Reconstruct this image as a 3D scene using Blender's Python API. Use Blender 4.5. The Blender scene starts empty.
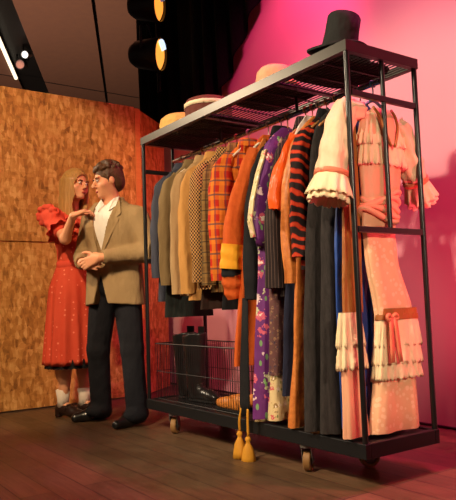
import bpy, bmesh, math, random
import numpy as np
from mathutils import Vector, Matrix, noise
random.seed(7)
PI = math.pi
S = bpy.context.scene
C = S.collection

# ------------------------------------------------------------------ helpers
def V(*a): return Vector(a)

def world_loc(o):
    v = Vector((0, 0, 0))
    while o is not None:
        v = v + o.location; o = o.parent
    return v

def link(name, me, m, parent=None, smooth=False, local=False, base=None):
    """mesh in world coordinates -> one object; top-level ones get their origin at their base"""
    if not local:
        if parent is not None: off = world_loc(parent)
        elif base is not None: off = Vector(base)
        else:
            co = [v.co for v in me.vertices]
            lo = [min(c[i] for c in co) for i in range(3)]; hi = [max(c[i] for c in co) for i in range(3)]
            off = Vector(((lo[0]+hi[0])/2, (lo[1]+hi[1])/2, lo[2]))
        me.transform(Matrix.Translation(-off))
    o = bpy.data.objects.new(name, me); C.objects.link(o)
    if parent is not None: o.parent = parent
    elif not local: o.location = off
    if m is not None: me.materials.append(m)
    if smooth:
        for p in me.polygons: p.use_smooth = True
    return o

def obj(name, bm, m, parent=None, smooth=False, local=False, base=None, bevel=0, sharp=None):
    bmesh.ops.recalc_face_normals(bm, faces=bm.faces)
    me = bpy.data.meshes.new(name); bm.to_mesh(me); bm.free()
    o = link(name, me, m, parent, smooth, local, base)
    if bevel:
        b = o.modifiers.new('bevel', 'BEVEL'); b.width = bevel; b.segments = 2; b.limit_method = 'ANGLE'
    if sharp is not None:
        me.set_sharp_from_angle(angle=math.radians(sharp))
    return o

def tag(o, label=None, cat=None, group=None, kind=None):
    if label: o['label'] = label
    if cat: o['category'] = cat
    if group: o['group'] = group
    if kind: o['kind'] = kind
    return o

def thing(name, label, cat, loc, group=None, rotz=0):
    o = bpy.data.objects.new(name, None); C.objects.link(o)
    o.location = loc; o.rotation_euler = (0, 0, rotz); o.empty_display_size = .1
    return tag(o, label, cat, group)

def box(bm, x0, x1, y0, y1, z0, z1):
    vs = [bm.verts.new((x, y, z)) for x in (x0, x1) for y in (y0, y1) for z in (z0, z1)]
    for f in ((0,1,3,2),(4,6,7,5),(0,4,5,1),(2,3,7,6),(0,2,6,4),(1,5,7,3)): bm.faces.new([vs[i] for i in f])

def loft(bm, rings, cap0=False, cap1=False, closed=True):
    R = [[bm.verts.new(p) for p in r] for r in rings]
    n = len(R[0])
    for a, b in zip(R, R[1:]):
        for i in range(n if closed else n-1):
            j = (i+1) % n
            bm.faces.new((a[i], a[j], b[j], b[i]))
    if cap0: bm.faces.new(list(reversed(R[0])))
    if cap1: bm.faces.new(R[-1])
    return R

def frame(d):
    d = d.normalized()
    u = d.cross(Vector((0,0,1)))
    if u.length < 1e-3: u = d.cross(Vector((0,1,0)))
    u.normalize(); return u, d.cross(u).normalized()

def tube(bm, pts, r, n=8, caps=True):
    pts = [Vector(p) for p in pts]
    rs = r if isinstance(r, (list, tuple)) else [r]*len(pts)
    rings = []; u = None
    for i, p in enumerate(pts):
        d = (pts[min(i+1, len(pts)-1)] - pts[max(i-1, 0)]).normalized()
        if u is None: u, w = frame(d)
        else:
            u = (u - d*u.dot(d)).normalized(); w = d.cross(u)
        rings.append([p + (u*math.cos(2*PI*k/n) + w*math.sin(2*PI*k/n))*rs[i] for k in range(n)])
    loft(bm, rings, caps, caps)

def curve_pts(pts, n=6):
    """Catmull-Rom through points"""
    P = [Vector(p) for p in pts]; P = [2*P[0]-P[1]] + P + [2*P[-1]-P[-2]]
    out = []
    for i in range(1, len(P)-2):
        a, b, c, d = P[i-1:i+3]
        for k in range(n):
            t = k/n
            out.append(.5*((2*b) + (c-a)*t + (2*a-5*b+4*c-d)*t*t + (3*b-a-3*c+d)*t**3))
    out.append(P[-2]); return out

def lathe(bm, prof, c, n=32, sx=1, sy=1, cap0=True, cap1=True):
    rings = [[Vector((c[0]+r*sx*math.cos(2*PI*k/n), c[1]+r*sy*math.sin(2*PI*k/n), c[2]+z)) for k in range(n)] for r, z in prof]
    loft(bm, rings, cap0, cap1)

def interp(keys, z):
    """keys sorted descending in z; tuples (z, ...) -> smooth interpolation"""
    if z >= keys[0][0]: return keys[0]
    for a, b in zip(keys, keys[1:]):
        if z >= b[0]:
            t = (a[0]-z)/(a[0]-b[0]); t = t*t*(3-2*t)*.6 + t*.4
            return tuple(x+(y-x)*t for x, y in zip(a, b))
    return keys[-1]

def cloth_rings(keys, step=.035, n=56, seed=0, power=.75):
    """keys (z, xc, yc, hx, hy, amp, waves): rings of a hanging cloth tube with folds deepening downward"""
    z0, z1 = keys[0][0], keys[-1][0]
    m = max(3, int(abs(z0-z1)/step)); rings = []
    ph = seed*1.7
    nf = keys[-1][6]
    for i in range(m+1):
        z = z0 + (z1-z0)*i/m
        _, xc, yc, hx, hy, amp, _w = interp(keys, z)
        ring = []
        for k in range(n):
            t = 2*PI*k/n
            c, s = math.cos(t), math.sin(t)
            px = math.copysign(abs(c)**power, c); py = math.copysign(abs(s)**power, s)
            f = amp*(math.sin(nf*t + ph + .5*math.sin(3*z+ph)) + .45*math.sin((nf*1.7//1)*t + 2.1*ph))
            f += .35*amp*math.sin(2*t+ph+z*4)
            ring.append(Vector((xc + hx*px + f*c*.9, yc + hy*py + f*s*.9, z)))
        rings.append(ring)
    return rings

def cloth(keys, cap_top=True, hem=True, **kw):
    bm = bmesh.new()
    r = cloth_rings(keys, **kw)
    if hem:                                   # turn the hem inward so the cloth has a thickness
        last = r[-1]; c = sum(last, Vector())/len(last)
        for s, dz in ((.93, .004), (.9, .03)):
            r.append([c + Vector(((p.x-c.x)*s, (p.y-c.y)*s, p.z-c.z+dz)) for p in last])
    loft(bm, r, cap_top, False)
    return bm

def sleeve_bm(path, radii, flat=.75, n=20, seed=0, amp=.004, cap=True, waves=5):
    bm = bmesh.new()
    pts = curve_pts(path, 6); m = len(pts)
    rings = []
    for i, p in enumerate(pts):
        t = i/(m-1)*(len(radii)-1); a = min(int(t), len(radii)-2); r = radii[a]+(radii[a+1]-radii[a])*(t-a)
        d = (pts[min(i+1, m-1)]-pts[max(i-1, 0)]).normalized()
        w = Vector((1,0,0)); w = (w-d*w.dot(d)).normalized(); u = d.cross(w)
        ring = []
        for k in range(n):
            th = 2*PI*k/n
            f = amp*math.sin(waves*th+seed*2.3+i*.25) + .8*amp*math.sin(i*1.1+seed+th)
            ring.append(p + w*math.cos(th)*(r*flat+f) + u*math.sin(th)*(r+f))
        rings.append(ring)
    c = sum(rings[-1], Vector())/n
    d = (pts[-2]-pts[-1]).normalized()
    rings.append([c+(q-c)*.88+d*.004 for q in rings[-1]]); rings.append([c+(q-c)*.8+d*.035 for q in rings[-3]])
    loft(bm, rings, cap, True)
    return bm

# ------------------------------------------------------------------ signed distance modelling (one continuous surface)
class Sdf:
    def __init__(s, lo, hi, res):
        s.lo = np.array(lo, float); s.res = res
        s.n = np.ceil((np.array(hi)-s.lo)/res).astype(int)+1
        ax = [s.lo[i]+np.arange(s.n[i])*res for i in range(3)]
        s.ax = ax; s.D = np.full(tuple(s.n), .2, float)
    def _blk(s, lo, hi):
        i0 = np.clip(((np.array(lo)-s.lo)/s.res).astype(int), 0, s.n-1); i1 = np.clip(((np.array(hi)-s.lo)/s.res).astype(int)+2, 1, s.n)
        sl = tuple(slice(a, max(b, a+1)) for a, b in zip(i0, i1))
        X, Y, Z = np.meshgrid(*[s.ax[i][sl[i]] for i in range(3)], indexing='ij')
        return sl, X, Y, Z
    def _add(s, sl, d, k):
        D = s.D[sl]
        if k > 0:
            h = np.clip(.5+.5*(D-d)/k, 0, 1)
            s.D[sl] = D*(1-h)+d*h-k*h*(1-h)
        else: s.D[sl] = np.minimum(D, d)
    def cap(s, a, b, ra, rb=None, k=.02, ys=1.0):
        rb = ra if rb is None else rb
        a = np.array(a, float); b = np.array(b, float); m = max(ra, rb)+.05+k
        sl, X, Y, Z = s._blk(np.minimum(a, b)-m, np.maximum(a, b)+m)
        A = a.copy(); B = b.copy(); A[1] /= ys; B[1] /= ys; Y = Y/ys
        ba = B-A; L = max(ba@ba, 1e-9)
        t = np.clip(((X-A[0])*ba[0]+(Y-A[1])*ba[1]+(Z-A[2])*ba[2])/L, 0, 1)
        d = np.sqrt((X-A[0]-ba[0]*t)**2+(Y-A[1]-ba[1]*t)**2+(Z-A[2]-ba[2]*t)**2)-(ra+(rb-ra)*t)
        s._add(sl, d*min(1, ys), k)
    def _ell(s, c, r, rot):
        c = np.array(c, float); r = np.array(r, float); m = r.max()+.06
        sl, X, Y, Z = s._blk(c-m, c+m)
        P = np.stack([X-c[0], Y-c[1], Z-c[2]], -1)
        if rot is not None: P = P @ np.array(rot)
        k0 = np.sqrt(((P/r)**2).sum(-1)); k1 = np.sqrt(((P/r**2)**2).sum(-1))+1e-6
        return sl, k0*(k0-1)/k1
    def ell(s, c, r, k=.02, rot=None):
        sl, d = s._ell(c, r, rot); s._add(sl, d, k)
    def sub_ell(s, c, r, rot=None, k=.008):
        sl, d = s._ell(c, r, rot); D = s.D[sl]
        h = np.clip(.5-.5*(D+d)/k, 0, 1); s.D[sl] = D*(1-h)-d*h+k*h*(1-h)
    def cut(s, fn):
        X, Y, Z = np.meshgrid(*s.ax, indexing='ij'); s.D = np.maximum(s.D, fn(X, Y, Z))
    def mesh(s, name, smooth_iter=1):
        D = s.D.copy(); D[[0, -1]] = .2; D[:, [0, -1]] = .2; D[:, :, [0, -1]] = .2
        neg = D < 0; n = s.n
        c = [np.zeros(tuple(n-1), bool), np.ones(tuple(n-1), bool)]
        anyn = np.zeros(tuple(n-1), bool); alln = np.ones(tuple(n-1), bool)
        for dx in (0, 1):
            for dy in (0, 1):
                for dz in (0, 1):
                    b = neg[dx:n[0]-1+dx, dy:n[1]-1+dy, dz:n[2]-1+dz]; anyn |= b; alln &= b
        act = np.argwhere(anyn & ~alln); idx = -np.ones(tuple(n-1), int); idx[tuple(act.T)] = np.arange(len(act))
        acc = np.zeros((len(act), 3)); cnt = np.zeros(len(act))
        cor = [(x, y, z) for x in (0, 1) for y in (0, 1) for z in (0, 1)]
        for a in cor:
            for ax in range(3):
                if a[ax]: continue
                b = list(a); b[ax] = 1
                va = D[tuple((act+a).T)]; vb = D[tuple((act+b).T)]
                m = (va < 0) != (vb < 0)
                t = va/np.where(m, va-vb, 1)
                p = act+np.array(a)+np.eye(3)[ax]*t[:, None]
                acc[m] += p[m]; cnt[m] += 1
        verts = s.lo+acc/cnt[:, None]*s.res
        faces = []
        for ax in range(3):
            o = [i for i in range(3) if i != ax]
            a0 = [slice(1, -1)]*3; a0[ax] = slice(0, -1); a1 = [slice(1, -1)]*3; a1[ax] = slice(1, None)
            e = np.argwhere(neg[tuple(a0)] != neg[tuple(a1)])
            off = np.ones(3, int); off[ax] = 0; e = e+off
            sg = neg[tuple(e.T)]
            q = []
            for du, dv in ((1, 1), (0, 1), (0, 0), (1, 0)):
                d = np.zeros(3, int); d[o[0]] = du; d[o[1]] = dv; q.append(idx[tuple((e-d).T)])
            q = np.stack(q, 1)
            fl = sg if ax != 1 else ~sg
            q[~fl] = q[~fl][:, ::-1]
            faces.append(q)
        F = np.concatenate(faces); F = F[(F >= 0).all(1)]
        for _ in range(smooth_iter):
            sm = np.zeros_like(verts); ct = np.zeros(len(verts))
            for i in range(4):
                a, b = F[:, i], F[:, (i+1) % 4]
                np.add.at(sm, a, verts[b]); np.add.at(ct, a, 1); np.add.at(sm, b, verts[a]); np.add.at(ct, b, 1)
            verts = verts*.5+.5*sm/np.maximum(ct, 1)[:, None]
        me = bpy.data.meshes.new(name); me.from_pydata(verts.tolist(), [], F.tolist()); me.update()
        return me

# ------------------------------------------------------------------ materials
def rgb(r, g, b):
    f = lambda c: (c/255/12.92 if c/255 <= .04045 else ((c/255+.055)/1.055)**2.4)
    return (f(r), f(g), f(b), 1)

class N:
    def __init__(s, name, rough=.8, spec=.3, metal=0):
        s.m = bpy.data.materials.new(name); s.m.use_nodes = True
        s.t = s.m.node_tree; s.b = s.t.nodes['Principled BSDF']
        s.b.inputs['Roughness'].default_value = rough; s.b.inputs['Metallic'].default_value = metal
        s.b.inputs['Specular IOR Level'].default_value = spec
        s._c = None
    def n(s, typ, **kw):
        x = s.t.nodes.new(typ)
        for k, v in kw.items(): setattr(x, k, v)
        return x
    def l(s, a, b): s.t.links.new(a, b)
    def co(s, scale=(1, 1, 1), rot=(0, 0, 0), loc=(0, 0, 0)):
        if s._c is None: s._c = s.n('ShaderNodeTexCoord')
        m = s.n('ShaderNodeMapping'); m.inputs['Scale'].default_value = scale; m.inputs['Rotation'].default_value = rot; m.inputs['Location'].default_value = loc
        s.l(s._c.outputs['Object'], m.inputs['Vector']); return m.outputs['Vector']
    def noise(s, vec, scale, detail=3, rough=.5):
        x = s.n('ShaderNodeTexNoise'); x.inputs['Scale'].default_value = scale; x.inputs['Detail'].default_value = detail; x.inputs['Roughness'].default_value = rough
        s.l(vec, x.inputs['Vector']); return x.outputs['Fac']
    def voro(s, vec, scale, feature='F1', out='Distance', rnd=1):
        x = s.n('ShaderNodeTexVoronoi'); x.feature = feature; x.inputs['Scale'].default_value = scale; x.inputs['Randomness'].default_value = rnd
        s.l(vec, x.inputs['Vector']); return x.outputs[out]
    def wave(s, vec, scale, axis='X', dist=0, prof='SIN'):
        x = s.n('ShaderNodeTexWave'); x.bands_direction = axis; x.wave_profile = prof
        x.inputs['Scale'].default_value = scale; x.inputs['Distortion'].default_value = dist
        s.l(vec, x.inputs['Vector']); return x.outputs['Fac']
    def ramp(s, fac, stops, const=False):
        x = s.n('ShaderNodeValToRGB'); r = x.color_ramp
        if const: r.interpolation = 'CONSTANT'
        while len(r.elements) < len(stops): r.elements.new(.5)
        for e, (p, c) in zip(r.elements, stops): e.position = p; e.color = c
        s.l(fac, x.inputs['Fac']); return x.outputs['Color']
    def mix(s, fac, a, b, mode='MIX'):
        x = s.n('ShaderNodeMix', data_type='RGBA', blend_type=mode)
        for v, i in ((fac, 0), (a, 6), (b, 7)):
            if hasattr(v, 'is_linked'): s.l(v, x.inputs[i])
            else: x.inputs[i].default_value = v
        return x.outputs[2]
    def math(s, op, a, b=0.0):
        x = s.n('ShaderNodeMath', operation=op)
        for v, i in ((a, 0), (b, 1)):
            if hasattr(v, 'is_linked'): s.l(v, x.inputs[i])
            else: x.inputs[i].default_value = v
        return x.outputs[0]
    def sep(s, vec):
        x = s.n('ShaderNodeSeparateXYZ'); s.l(vec, x.inputs[0]); return x.outputs
    def color(s, c):
        if hasattr(c, 'is_linked'): s.l(c, s.b.inputs['Base Color'])
        else: s.b.inputs['Base Color'].default_value = c
        return s
    def wrinkle(s, st=.4):
        h = s.math('ADD', s.noise(s.co((1, 1, .4), (.12, .1, 0)), 11, 3, .5), s.math('MULTIPLY', s.noise(s.co((1, 1, .6), (0, .6, 0)), 22, 2), .45))
        old = s.b.inputs['Normal'].links[0].from_socket if s.b.inputs['Normal'].is_linked else None
        s.bump(h, st, .03)
        if old is not None: s.l(old, s.b.inputs['Normal'].links[0].from_node.inputs['Normal'])
        return s
    def bump(s, h, strength=.3, dist=.01):
        x = s.n('ShaderNodeBump'); x.inputs['Strength'].default_value = strength; x.inputs['Distance'].default_value = dist
        s.l(h, x.inputs['Height']); s.l(x.outputs['Normal'], s.b.inputs['Normal']); return s

def fabric(name, c, c2=None, rough=.85, weave=160, spec=.2, sheen=.0, var=.5, wrinkle=.65):
    k = N(name, rough, spec)
    c2 = c2 or tuple(x*.7 for x in c[:3])+(1,)
    v = k.co()
    k.color(k.mix(k.noise(v, 9, 4), c2, c))
    k.bump(k.noise(v, weave, 2), .25, .003)
    if wrinkle: k.wrinkle(wrinkle)
    if sheen: k.b.inputs['Sheen Weight'].default_value = sheen
    return k.m

def plain(name, c, rough=.5, spec=.4, metal=0):
    k = N(name, rough, spec, metal)
    f = tuple(x*.82 for x in c[:3])+(1,)
    k.color(k.mix(k.noise(k.co(), 14, 3), f, c)); return k.m

M = {}
M['black_paint'] = plain('black_paint', rgb(20, 20, 20), .3, .5)
M['black_base'] = plain('black_base', rgb(15, 15, 17), .5, .3)
M['frame_edge'] = plain('frame_edge', rgb(58, 54, 48), .36, .8, .75)
M['chrome'] = plain('chrome', rgb(190, 190, 190), .22, .5, 1)
M['tread'] = plain('tread', rgb(150, 108, 60), .6)
M['hub'] = plain('hub', rgb(120, 115, 110), .35, .5, .6)
M['rubber'] = plain('rubber', rgb(25, 25, 26), .6)
M['wire'] = plain('wire', rgb(38, 34, 34), .4, .5, .3)
M['skin'] = fabric('skin', rgb(232, 168, 128), rgb(222, 150, 112), .5, 60, .35, wrinkle=0)
M['skin_fair'] = fabric('skin_fair', rgb(236, 172, 132), rgb(226, 156, 116), .5, 60, .35, wrinkle=0)
M['lips'] = plain('lips', rgb(180, 80, 70), .45)
M['eye_white'] = plain('eye_white', rgb(235, 228, 220), .25)
M['iris'] = plain('iris', rgb(35, 22, 15), .2)
M['brow'] = plain('brow', rgb(45, 28, 18), .8)
M['black_cloth'] = fabric('black_cloth', rgb(30, 29, 31), rgb(18, 18, 20))
M['black_velvet'] = fabric('black_velvet', rgb(11, 11, 11), rgb(6, 6, 6), .95, 60, .1)
M['charcoal'] = None
M['white_shirt'] = fabric('white_shirt', rgb(240, 232, 222), rgb(225, 216, 205))
M['leather'] = plain('leather', rgb(26, 24, 24), .28, .6)
M['gold'] = fabric('gold_thread', rgb(222, 160, 50), rgb(180, 115, 30), .6)
M['wood_hanger'] = plain('wood_hanger', rgb(190, 130, 75), .4)
M['white_hanger'] = plain('white_hanger', rgb(235, 215, 190), .35)
M['teal_hanger'] = plain('teal_hanger', rgb(60, 120, 135), .35)

def mk():
    # floor: dark stage planks running along the rack
    k = N('stage_floor', .42, .45)
    v = k.co()
    br = k.n('ShaderNodeTexBrick'); br.offset = .37
    br.inputs['Scale'].default_value = 1; br.inputs['Mortar Size'].default_value = .0025; br.inputs['Brick Width'].default_value = 2.4; br.inputs['Row Height'].default_value = .14
    br.inputs['Color1'].default_value = rgb(126, 96, 68); br.inputs['Color2'].default_value = rgb(104, 80, 58); br.inputs['Mortar'].default_value = rgb(40, 28, 24)
    k.l(v, br.inputs['Vector'])
    g = k.noise(k.co((1.5, 24, 1)), 3, 5, .6)
    st = k.noise(k.co((1, 1.6, 1)), 2.3, 5, .65)
    c = k.mix(k.ramp(g, [(.3, (.62, .62, .62, 1)), (.7, (1.15, 1.1, 1.05, 1))]), br.outputs['Color'], br.outputs['Color'])
    c = k.mix(1, br.outputs['Color'], k.ramp(g, [(.3, (.6, .58, .56, 1)), (.75, (1, 1, 1, 1))]), 'MULTIPLY')
    c = k.mix(1, c, k.ramp(st, [(.35, (.62, .6, .6, 1)), (.65, (1, 1, 1, 1))]), 'MULTIPLY')
    k.color(c); k.bump(g, .12, .004)
    k.l(k.ramp(st, [(.3, (.34,)*3+(1,)), (.7, (.55,)*3+(1,))]), k.b.inputs['Roughness'])
    M['floor'] = k.m
    # oriented strand board
    k = N('strand_board', .62, .3)
    v = k.co()
    def flakes(rot, sc):
        return k.voro(k.co((1, sc, 1), rot), 18, out='Color')
    w = k.noise(v, 7, 2)
    d = k.n('ShaderNodeVectorMath', operation='ADD'); k.l(k._c.outputs['Object'], d.inputs[0])
    a = k.sep(k.voro(k.co((1, 42, 16), (.9, 0, 0)), 1, out='Color'))[0]
    b = k.sep(k.voro(k.co((1, 36, 14), (-.5, 0, 0)), 1, out='Color'))[1]
    e = k.sep(k.voro(k.co((1, 15, 38), (.2, 0, 0)), 1, out='Color'))[2]
    f = k.math('ADD', k.math('MULTIPLY', a, .45), k.math('MULTIPLY', b, .35)); f = k.math('ADD', f, k.math('MULTIPLY', e, .2))
    big = k.noise(v, 3, 4, .6)
    f = k.math('ADD', k.math('MULTIPLY', f, .65), k.math('MULTIPLY', big, .35))
    c = k.ramp(f, [(.2, rgb(132, 84, 38)), (.42, rgb(182, 124, 60)), (.55, rgb(200, 142, 74)), (.8, rgb(228, 180, 112))])
    k.color(c); k.bump(f, .12, .005); M['osb'] = k.m
    k = N('timber_edge', .6); v = k.co((1, 1, 6))
    k.color(k.mix(k.noise(v, 5, 4), rgb(190, 110, 50), rgb(222, 150, 85))); M['timber'] = k.m
    # cyclorama cloth
    k = N('cyclorama_cloth', .9, .1); v = k.co()
    k.color(k.mix(k.noise(v, 1.3, 3), rgb(222, 160, 172), rgb(230, 172, 182))); k.bump(k.noise(v, 300, 2), .1, .002); M['cyc'] = k.m
    M['ceil'] = fabric('ceiling_board', rgb(106, 80, 66), rgb(94, 72, 64), .8, wrinkle=0)
    M['ceil_dark'] = plain('ceiling_slot', rgb(14, 14, 15), .5)
    # --- garment cloths
    def plaidmat(name, base, reds, yell, dark, s=1.0):
        k = N(name, .85, .15); o = k.sep(k.co())
        u = k.math('ADD', o[0], o[1])
        def band(x, per, duty, ph=0.0):
            return k.math('LESS_THAN', k.math('FRACT', k.math('ADD', k.math('DIVIDE', x, per), ph)), duty)
        c = k.mix(band(o[2], .13*s, .46), base, reds)
        c = k.mix(k.math('MULTIPLY', band(u, .11*s, .45, .3), .55), c, yell)
        c = k.mix(k.math('MULTIPLY', band(o[2], .13*s, .12, .25), .8), c, dark)
        c = k.mix(k.math('MULTIPLY', band(u, .11*s, .16, .8), .6), c, dark)
        k.color(c); k.bump(k.noise(k.co(), 200, 2), .3, .003); k.wrinkle(); return k.m
    M['plaid'] = plaidmat('red_yellow_plaid', rgb(206, 92, 32), rgb(184, 40, 26), rgb(222, 140, 44), rgb(88, 70, 72), .62)
    M['tweed'] = plaidmat('olive_tweed_check', rgb(120, 92, 52), rgb(104, 74, 40), rgb(150, 112, 60), rgb(60, 46, 34), .45)
    k = N('houndstooth', .85, .15); o = k.sep(k.co())
    u = k.math('ADD', k.math('MULTIPLY', o[0], .9), o[1])
    cm = k.n('ShaderNodeCombineXYZ'); k.l(u, cm.inputs[0]); k.l(o[2], cm.inputs[1]); cm.inputs[2].default_value = .3
    ch = k.n('ShaderNodeTexChecker'); ch.inputs['Scale'].default_value = 92; ch.inputs['Color1'].default_value = rgb(190, 142, 84); ch.inputs['Color2'].default_value = rgb(54, 34, 26)
    k.l(cm.outputs[0], ch.inputs['Vector']); k.color(ch.outputs['Color']); k.wrinkle(); M['hound'] = k.m
    def floral(name, ground, petals, leaf, sc=16, th=.42, rough=.5, on=.35):
        k = N(name, rough, .3); v = k.co()
        d = k.voro(v, sc); cc = k.sep(k.voro(v, sc, out='Color'))
        wob = k.noise(v, sc*3.2, 2)
        dd = k.math('ADD', d, k.math('MULTIPLY', k.math('SUBTRACT', wob, .5), 1.1))
        pet = k.math('LESS_THAN', dd, th)
        on = k.math('GREATER_THAN', cc[0], on)
        pc = k.ramp(cc[1], [(0, petals[0]), (.34, petals[1]), (.67, petals[2])], True)
        pc = k.mix(k.math('LESS_THAN', dd, th*.35), pc, petals[-1])
        lf = k.math('LESS_THAN', k.voro(k.co((1, 1, .5), (0, .5, .4)), sc*1.6), .22)
        c = k.mix(lf, ground, leaf); c = k.mix(k.math('MULTIPLY', pet, on), c, pc)
        k.color(c); k.bump(wob, .15, .003); k.wrinkle(); return k.m
    M['kimono'] = floral('purple_floral_silk', rgb(104, 44, 112), [rgb(226, 196, 196), rgb(206, 92, 116), rgb(190, 190, 150), rgb(244, 224, 208)], rgb(120, 160, 104), 17, .40, on=.40)
    M['cream_floral'] = floral('cream_floral_silk', rgb(214, 190, 140), [rgb(200, 90, 90), rgb(236, 210, 190), rgb(150, 120, 70), rgb(240, 225, 205)], rgb(110, 120, 60), 34, .42)
    M['dark_floral'] = floral('black_floral_cloth', rgb(32, 24, 36), [rgb(196, 168, 160), rgb(160, 70, 96), rgb(110, 130, 90), rgb(220, 200, 190)], rgb(70, 90, 60), 16, .36)
    M['paisley'] = floral('brown_paisley', rgb(98, 62, 60), [rgb(130, 90, 80), rgb(80, 60, 74), rgb(150, 112, 84), rgb(60, 44, 50)], rgb(90, 74, 60), 60, .4, .7)
    k = N('pinstripe', .85, .15); o = k.sep(k.co()); u = k.math('ADD', o[0], o[1])
    st = k.math('LESS_THAN', k.math('FRACT', k.math('DIVIDE', u, .022)), .12)
    k.color(k.mix(st, rgb(42, 34, 33), rgb(104, 84, 76))); k.bump(k.noise(k.co(), 200, 2), .2, .003); k.wrinkle(); M['pinstripe'] = k.m
    k = N('charcoal_crepe', .85, .2); v = k.co()
    k.color(k.mix(k.noise(k.co((1, 1, .25)), 60, 4, .7), rgb(14, 13, 14), rgb(66, 60, 58))); k.bump(k.noise(k.co((1, 1, .3)), 110, 3, .7), .5, .006); k.wrinkle(); M['charcoal'] = k.m
    k = N('orange_brocade', .45, .4); v = k.co()
    k.color(k.mix(k.noise(v, 38, 4, .6), rgb(150, 58, 14), rgb(236, 150, 70))); k.bump(k.noise(v, 50, 3), .3, .004); k.wrinkle(); M['brocade'] = k.m
    M['satin'] = fabric('orange_satin', rgb(236, 96, 22), rgb(222, 78, 14), .38, 40, .5)
    k = N('robe_orange', .75, .2); v = k.co()
    k.color(k.mix(k.noise(v, 26, 4, .6), rgb(176, 66, 20), rgb(212, 100, 36))); k.bump(k.noise(v, 140, 2), .2, .003); k.wrinkle(); M['robe'] = k.m
    M['robe_band'] = fabric('robe_band', rgb(240, 172, 44), rgb(226, 150, 34), .6)
    k = N('red_black_stripe', .75, .2); v = k.co((1, 1, 1), (.5, .2, 0))
    k.color(k.ramp(k.wave(v, 7, 'Z', 5), [(.0, rgb(30, 20, 20)), (.55, rgb(40, 24, 22)), (.7, rgb(170, 42, 24)), (.9, rgb(190, 60, 30))])); k.wrinkle(); M['tiger'] = k.m
    M['slate'] = fabric('slate_wool', rgb(72, 74, 86), rgb(56, 56, 66))
    M['olive'] = fabric('olive_wool', rgb(134, 110, 72), rgb(112, 90, 58))
    M['tan'] = fabric('tan_wool', rgb(182, 148, 104), rgb(160, 126, 84))
    M['camel'] = fabric('camel_wool', rgb(204, 150, 84), rgb(184, 130, 66))
    M['bottle'] = fabric('bottle_green_cloth', rgb(38, 44, 40), rgb(28, 32, 30))
    M['brown_dark'] = fabric('dark_brown_cloth', rgb(60, 42, 34), rgb(46, 32, 26))
    M['navy'] = fabric('navy_cloth', rgb(36, 40, 60), rgb(26, 28, 44))
    M['blue'] = fabric('royal_blue_satin', rgb(36, 78, 160), rgb(26, 58, 130), .5, 60, .4)
    M['peach'] = fabric('peach_satin', rgb(240, 178, 142), rgb(232, 166, 128), .5, 50, .35, wrinkle=.2)
    k = N('peach_jacquard', .5, .35); v = k.co()
    k.color(k.mix(k.math('LESS_THAN', k.voro(v, 34), .33), rgb(238, 184, 142), rgb(246, 202, 164))); k.bump(k.voro(v, 34), .2, .004); k.wrinkle(.15); M['jacquard'] = k.m
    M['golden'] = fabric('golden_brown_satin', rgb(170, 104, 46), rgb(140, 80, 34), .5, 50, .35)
    M['cream_peach'] = fabric('cream_peach_satin', rgb(248, 208, 174), rgb(242, 194, 158), .55, 60, .3)
    M['cream'] = fabric('cream_lace', rgb(246, 226, 186), rgb(234, 206, 162), .8, 90)
    M['salmon'] = fabric('salmon_ribbon', rgb(226, 132, 100), rgb(212, 112, 80), .5, 60, .3, wrinkle=.2)
    k = N('red_dotted_dress', .75, .2); v = k.co()
    dots = k.math('LESS_THAN', k.voro(v, 26, rnd=.35), .17)
    k.color(k.mix(dots, k.mix(k.noise(v, 8, 3), rgb(206, 66, 44), rgb(226, 90, 62)), rgb(240, 130, 104))); k.wrinkle(); M['red_dress'] = k.m
    M['red_ruffle'] = fabric('red_ruffle', rgb(234, 96, 72), rgb(214, 66, 48))
    M['man_jacket'] = fabric('taupe_wool', rgb(160, 132, 94), rgb(140, 114, 78))
    M['trouser'] = fabric('black_trouser', rgb(28, 28, 34), rgb(20, 20, 25))
    k = N('blonde_hair', .45, .4); v = k.co((9, 9, 1))
    k.color(k.mix(k.noise(v, 14, 3, .6), rgb(140, 92, 44), rgb(214, 164, 96))); k.bump(k.noise(v, 14, 3), .5, .008); M['blonde'] = k.m
    k = N('dark_hair', .5, .4); v = k.co()
    k.color(k.mix(k.noise(v, 40, 4, .7), rgb(24, 14, 10), rgb(112, 76, 46))); k.bump(k.noise(v, 60, 3), .7, .012); M['dark_hair'] = k.m
    M['felt_black'] = fabric('black_felt', rgb(40, 40, 38), rgb(30, 30, 29), .8)
    M['ribbon_black'] = plain('black_ribbon', rgb(18, 18, 19), .35)
    M['felt_pink'] = fabric('pale_felt', rgb(240, 180, 140), rgb(226, 160, 122))
    M['felt_brown'] = fabric('brown_felt', rgb(120, 66, 54), rgb(92, 48, 42))
    M['straw'] = fabric('straw', rgb(238, 190, 110), rgb(214, 160, 84))
    M['shoe_tan'] = plain('tan_leather', rgb(214, 130, 54), .4)
    M['sock'] = fabric('white_sock', rgb(236, 220, 204), rgb(220, 204, 188))
    M['shoe_brown'] = plain('dark_shoe', rgb(46, 28, 24), .35)
mk()

def emit(name, c, s):
    k = N(name); k.b.inputs['Base Color'].default_value = c
    k.b.inputs['Emission Color'].default_value = c; k.b.inputs['Emission Strength'].default_value = s; return k.m

# ------------------------------------------------------------------ setting
def struct(name, bm, m, label=None, **kw):
    o = obj(name, bm, m, **kw); o['kind'] = 'structure'
    if label: o['label'] = label
    return o
bm = bmesh.new(); box(bm, -12, 6, -7, 6, -.06, 0); struct('floor', bm, M['floor'], base=(0, 0, 0))

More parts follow.
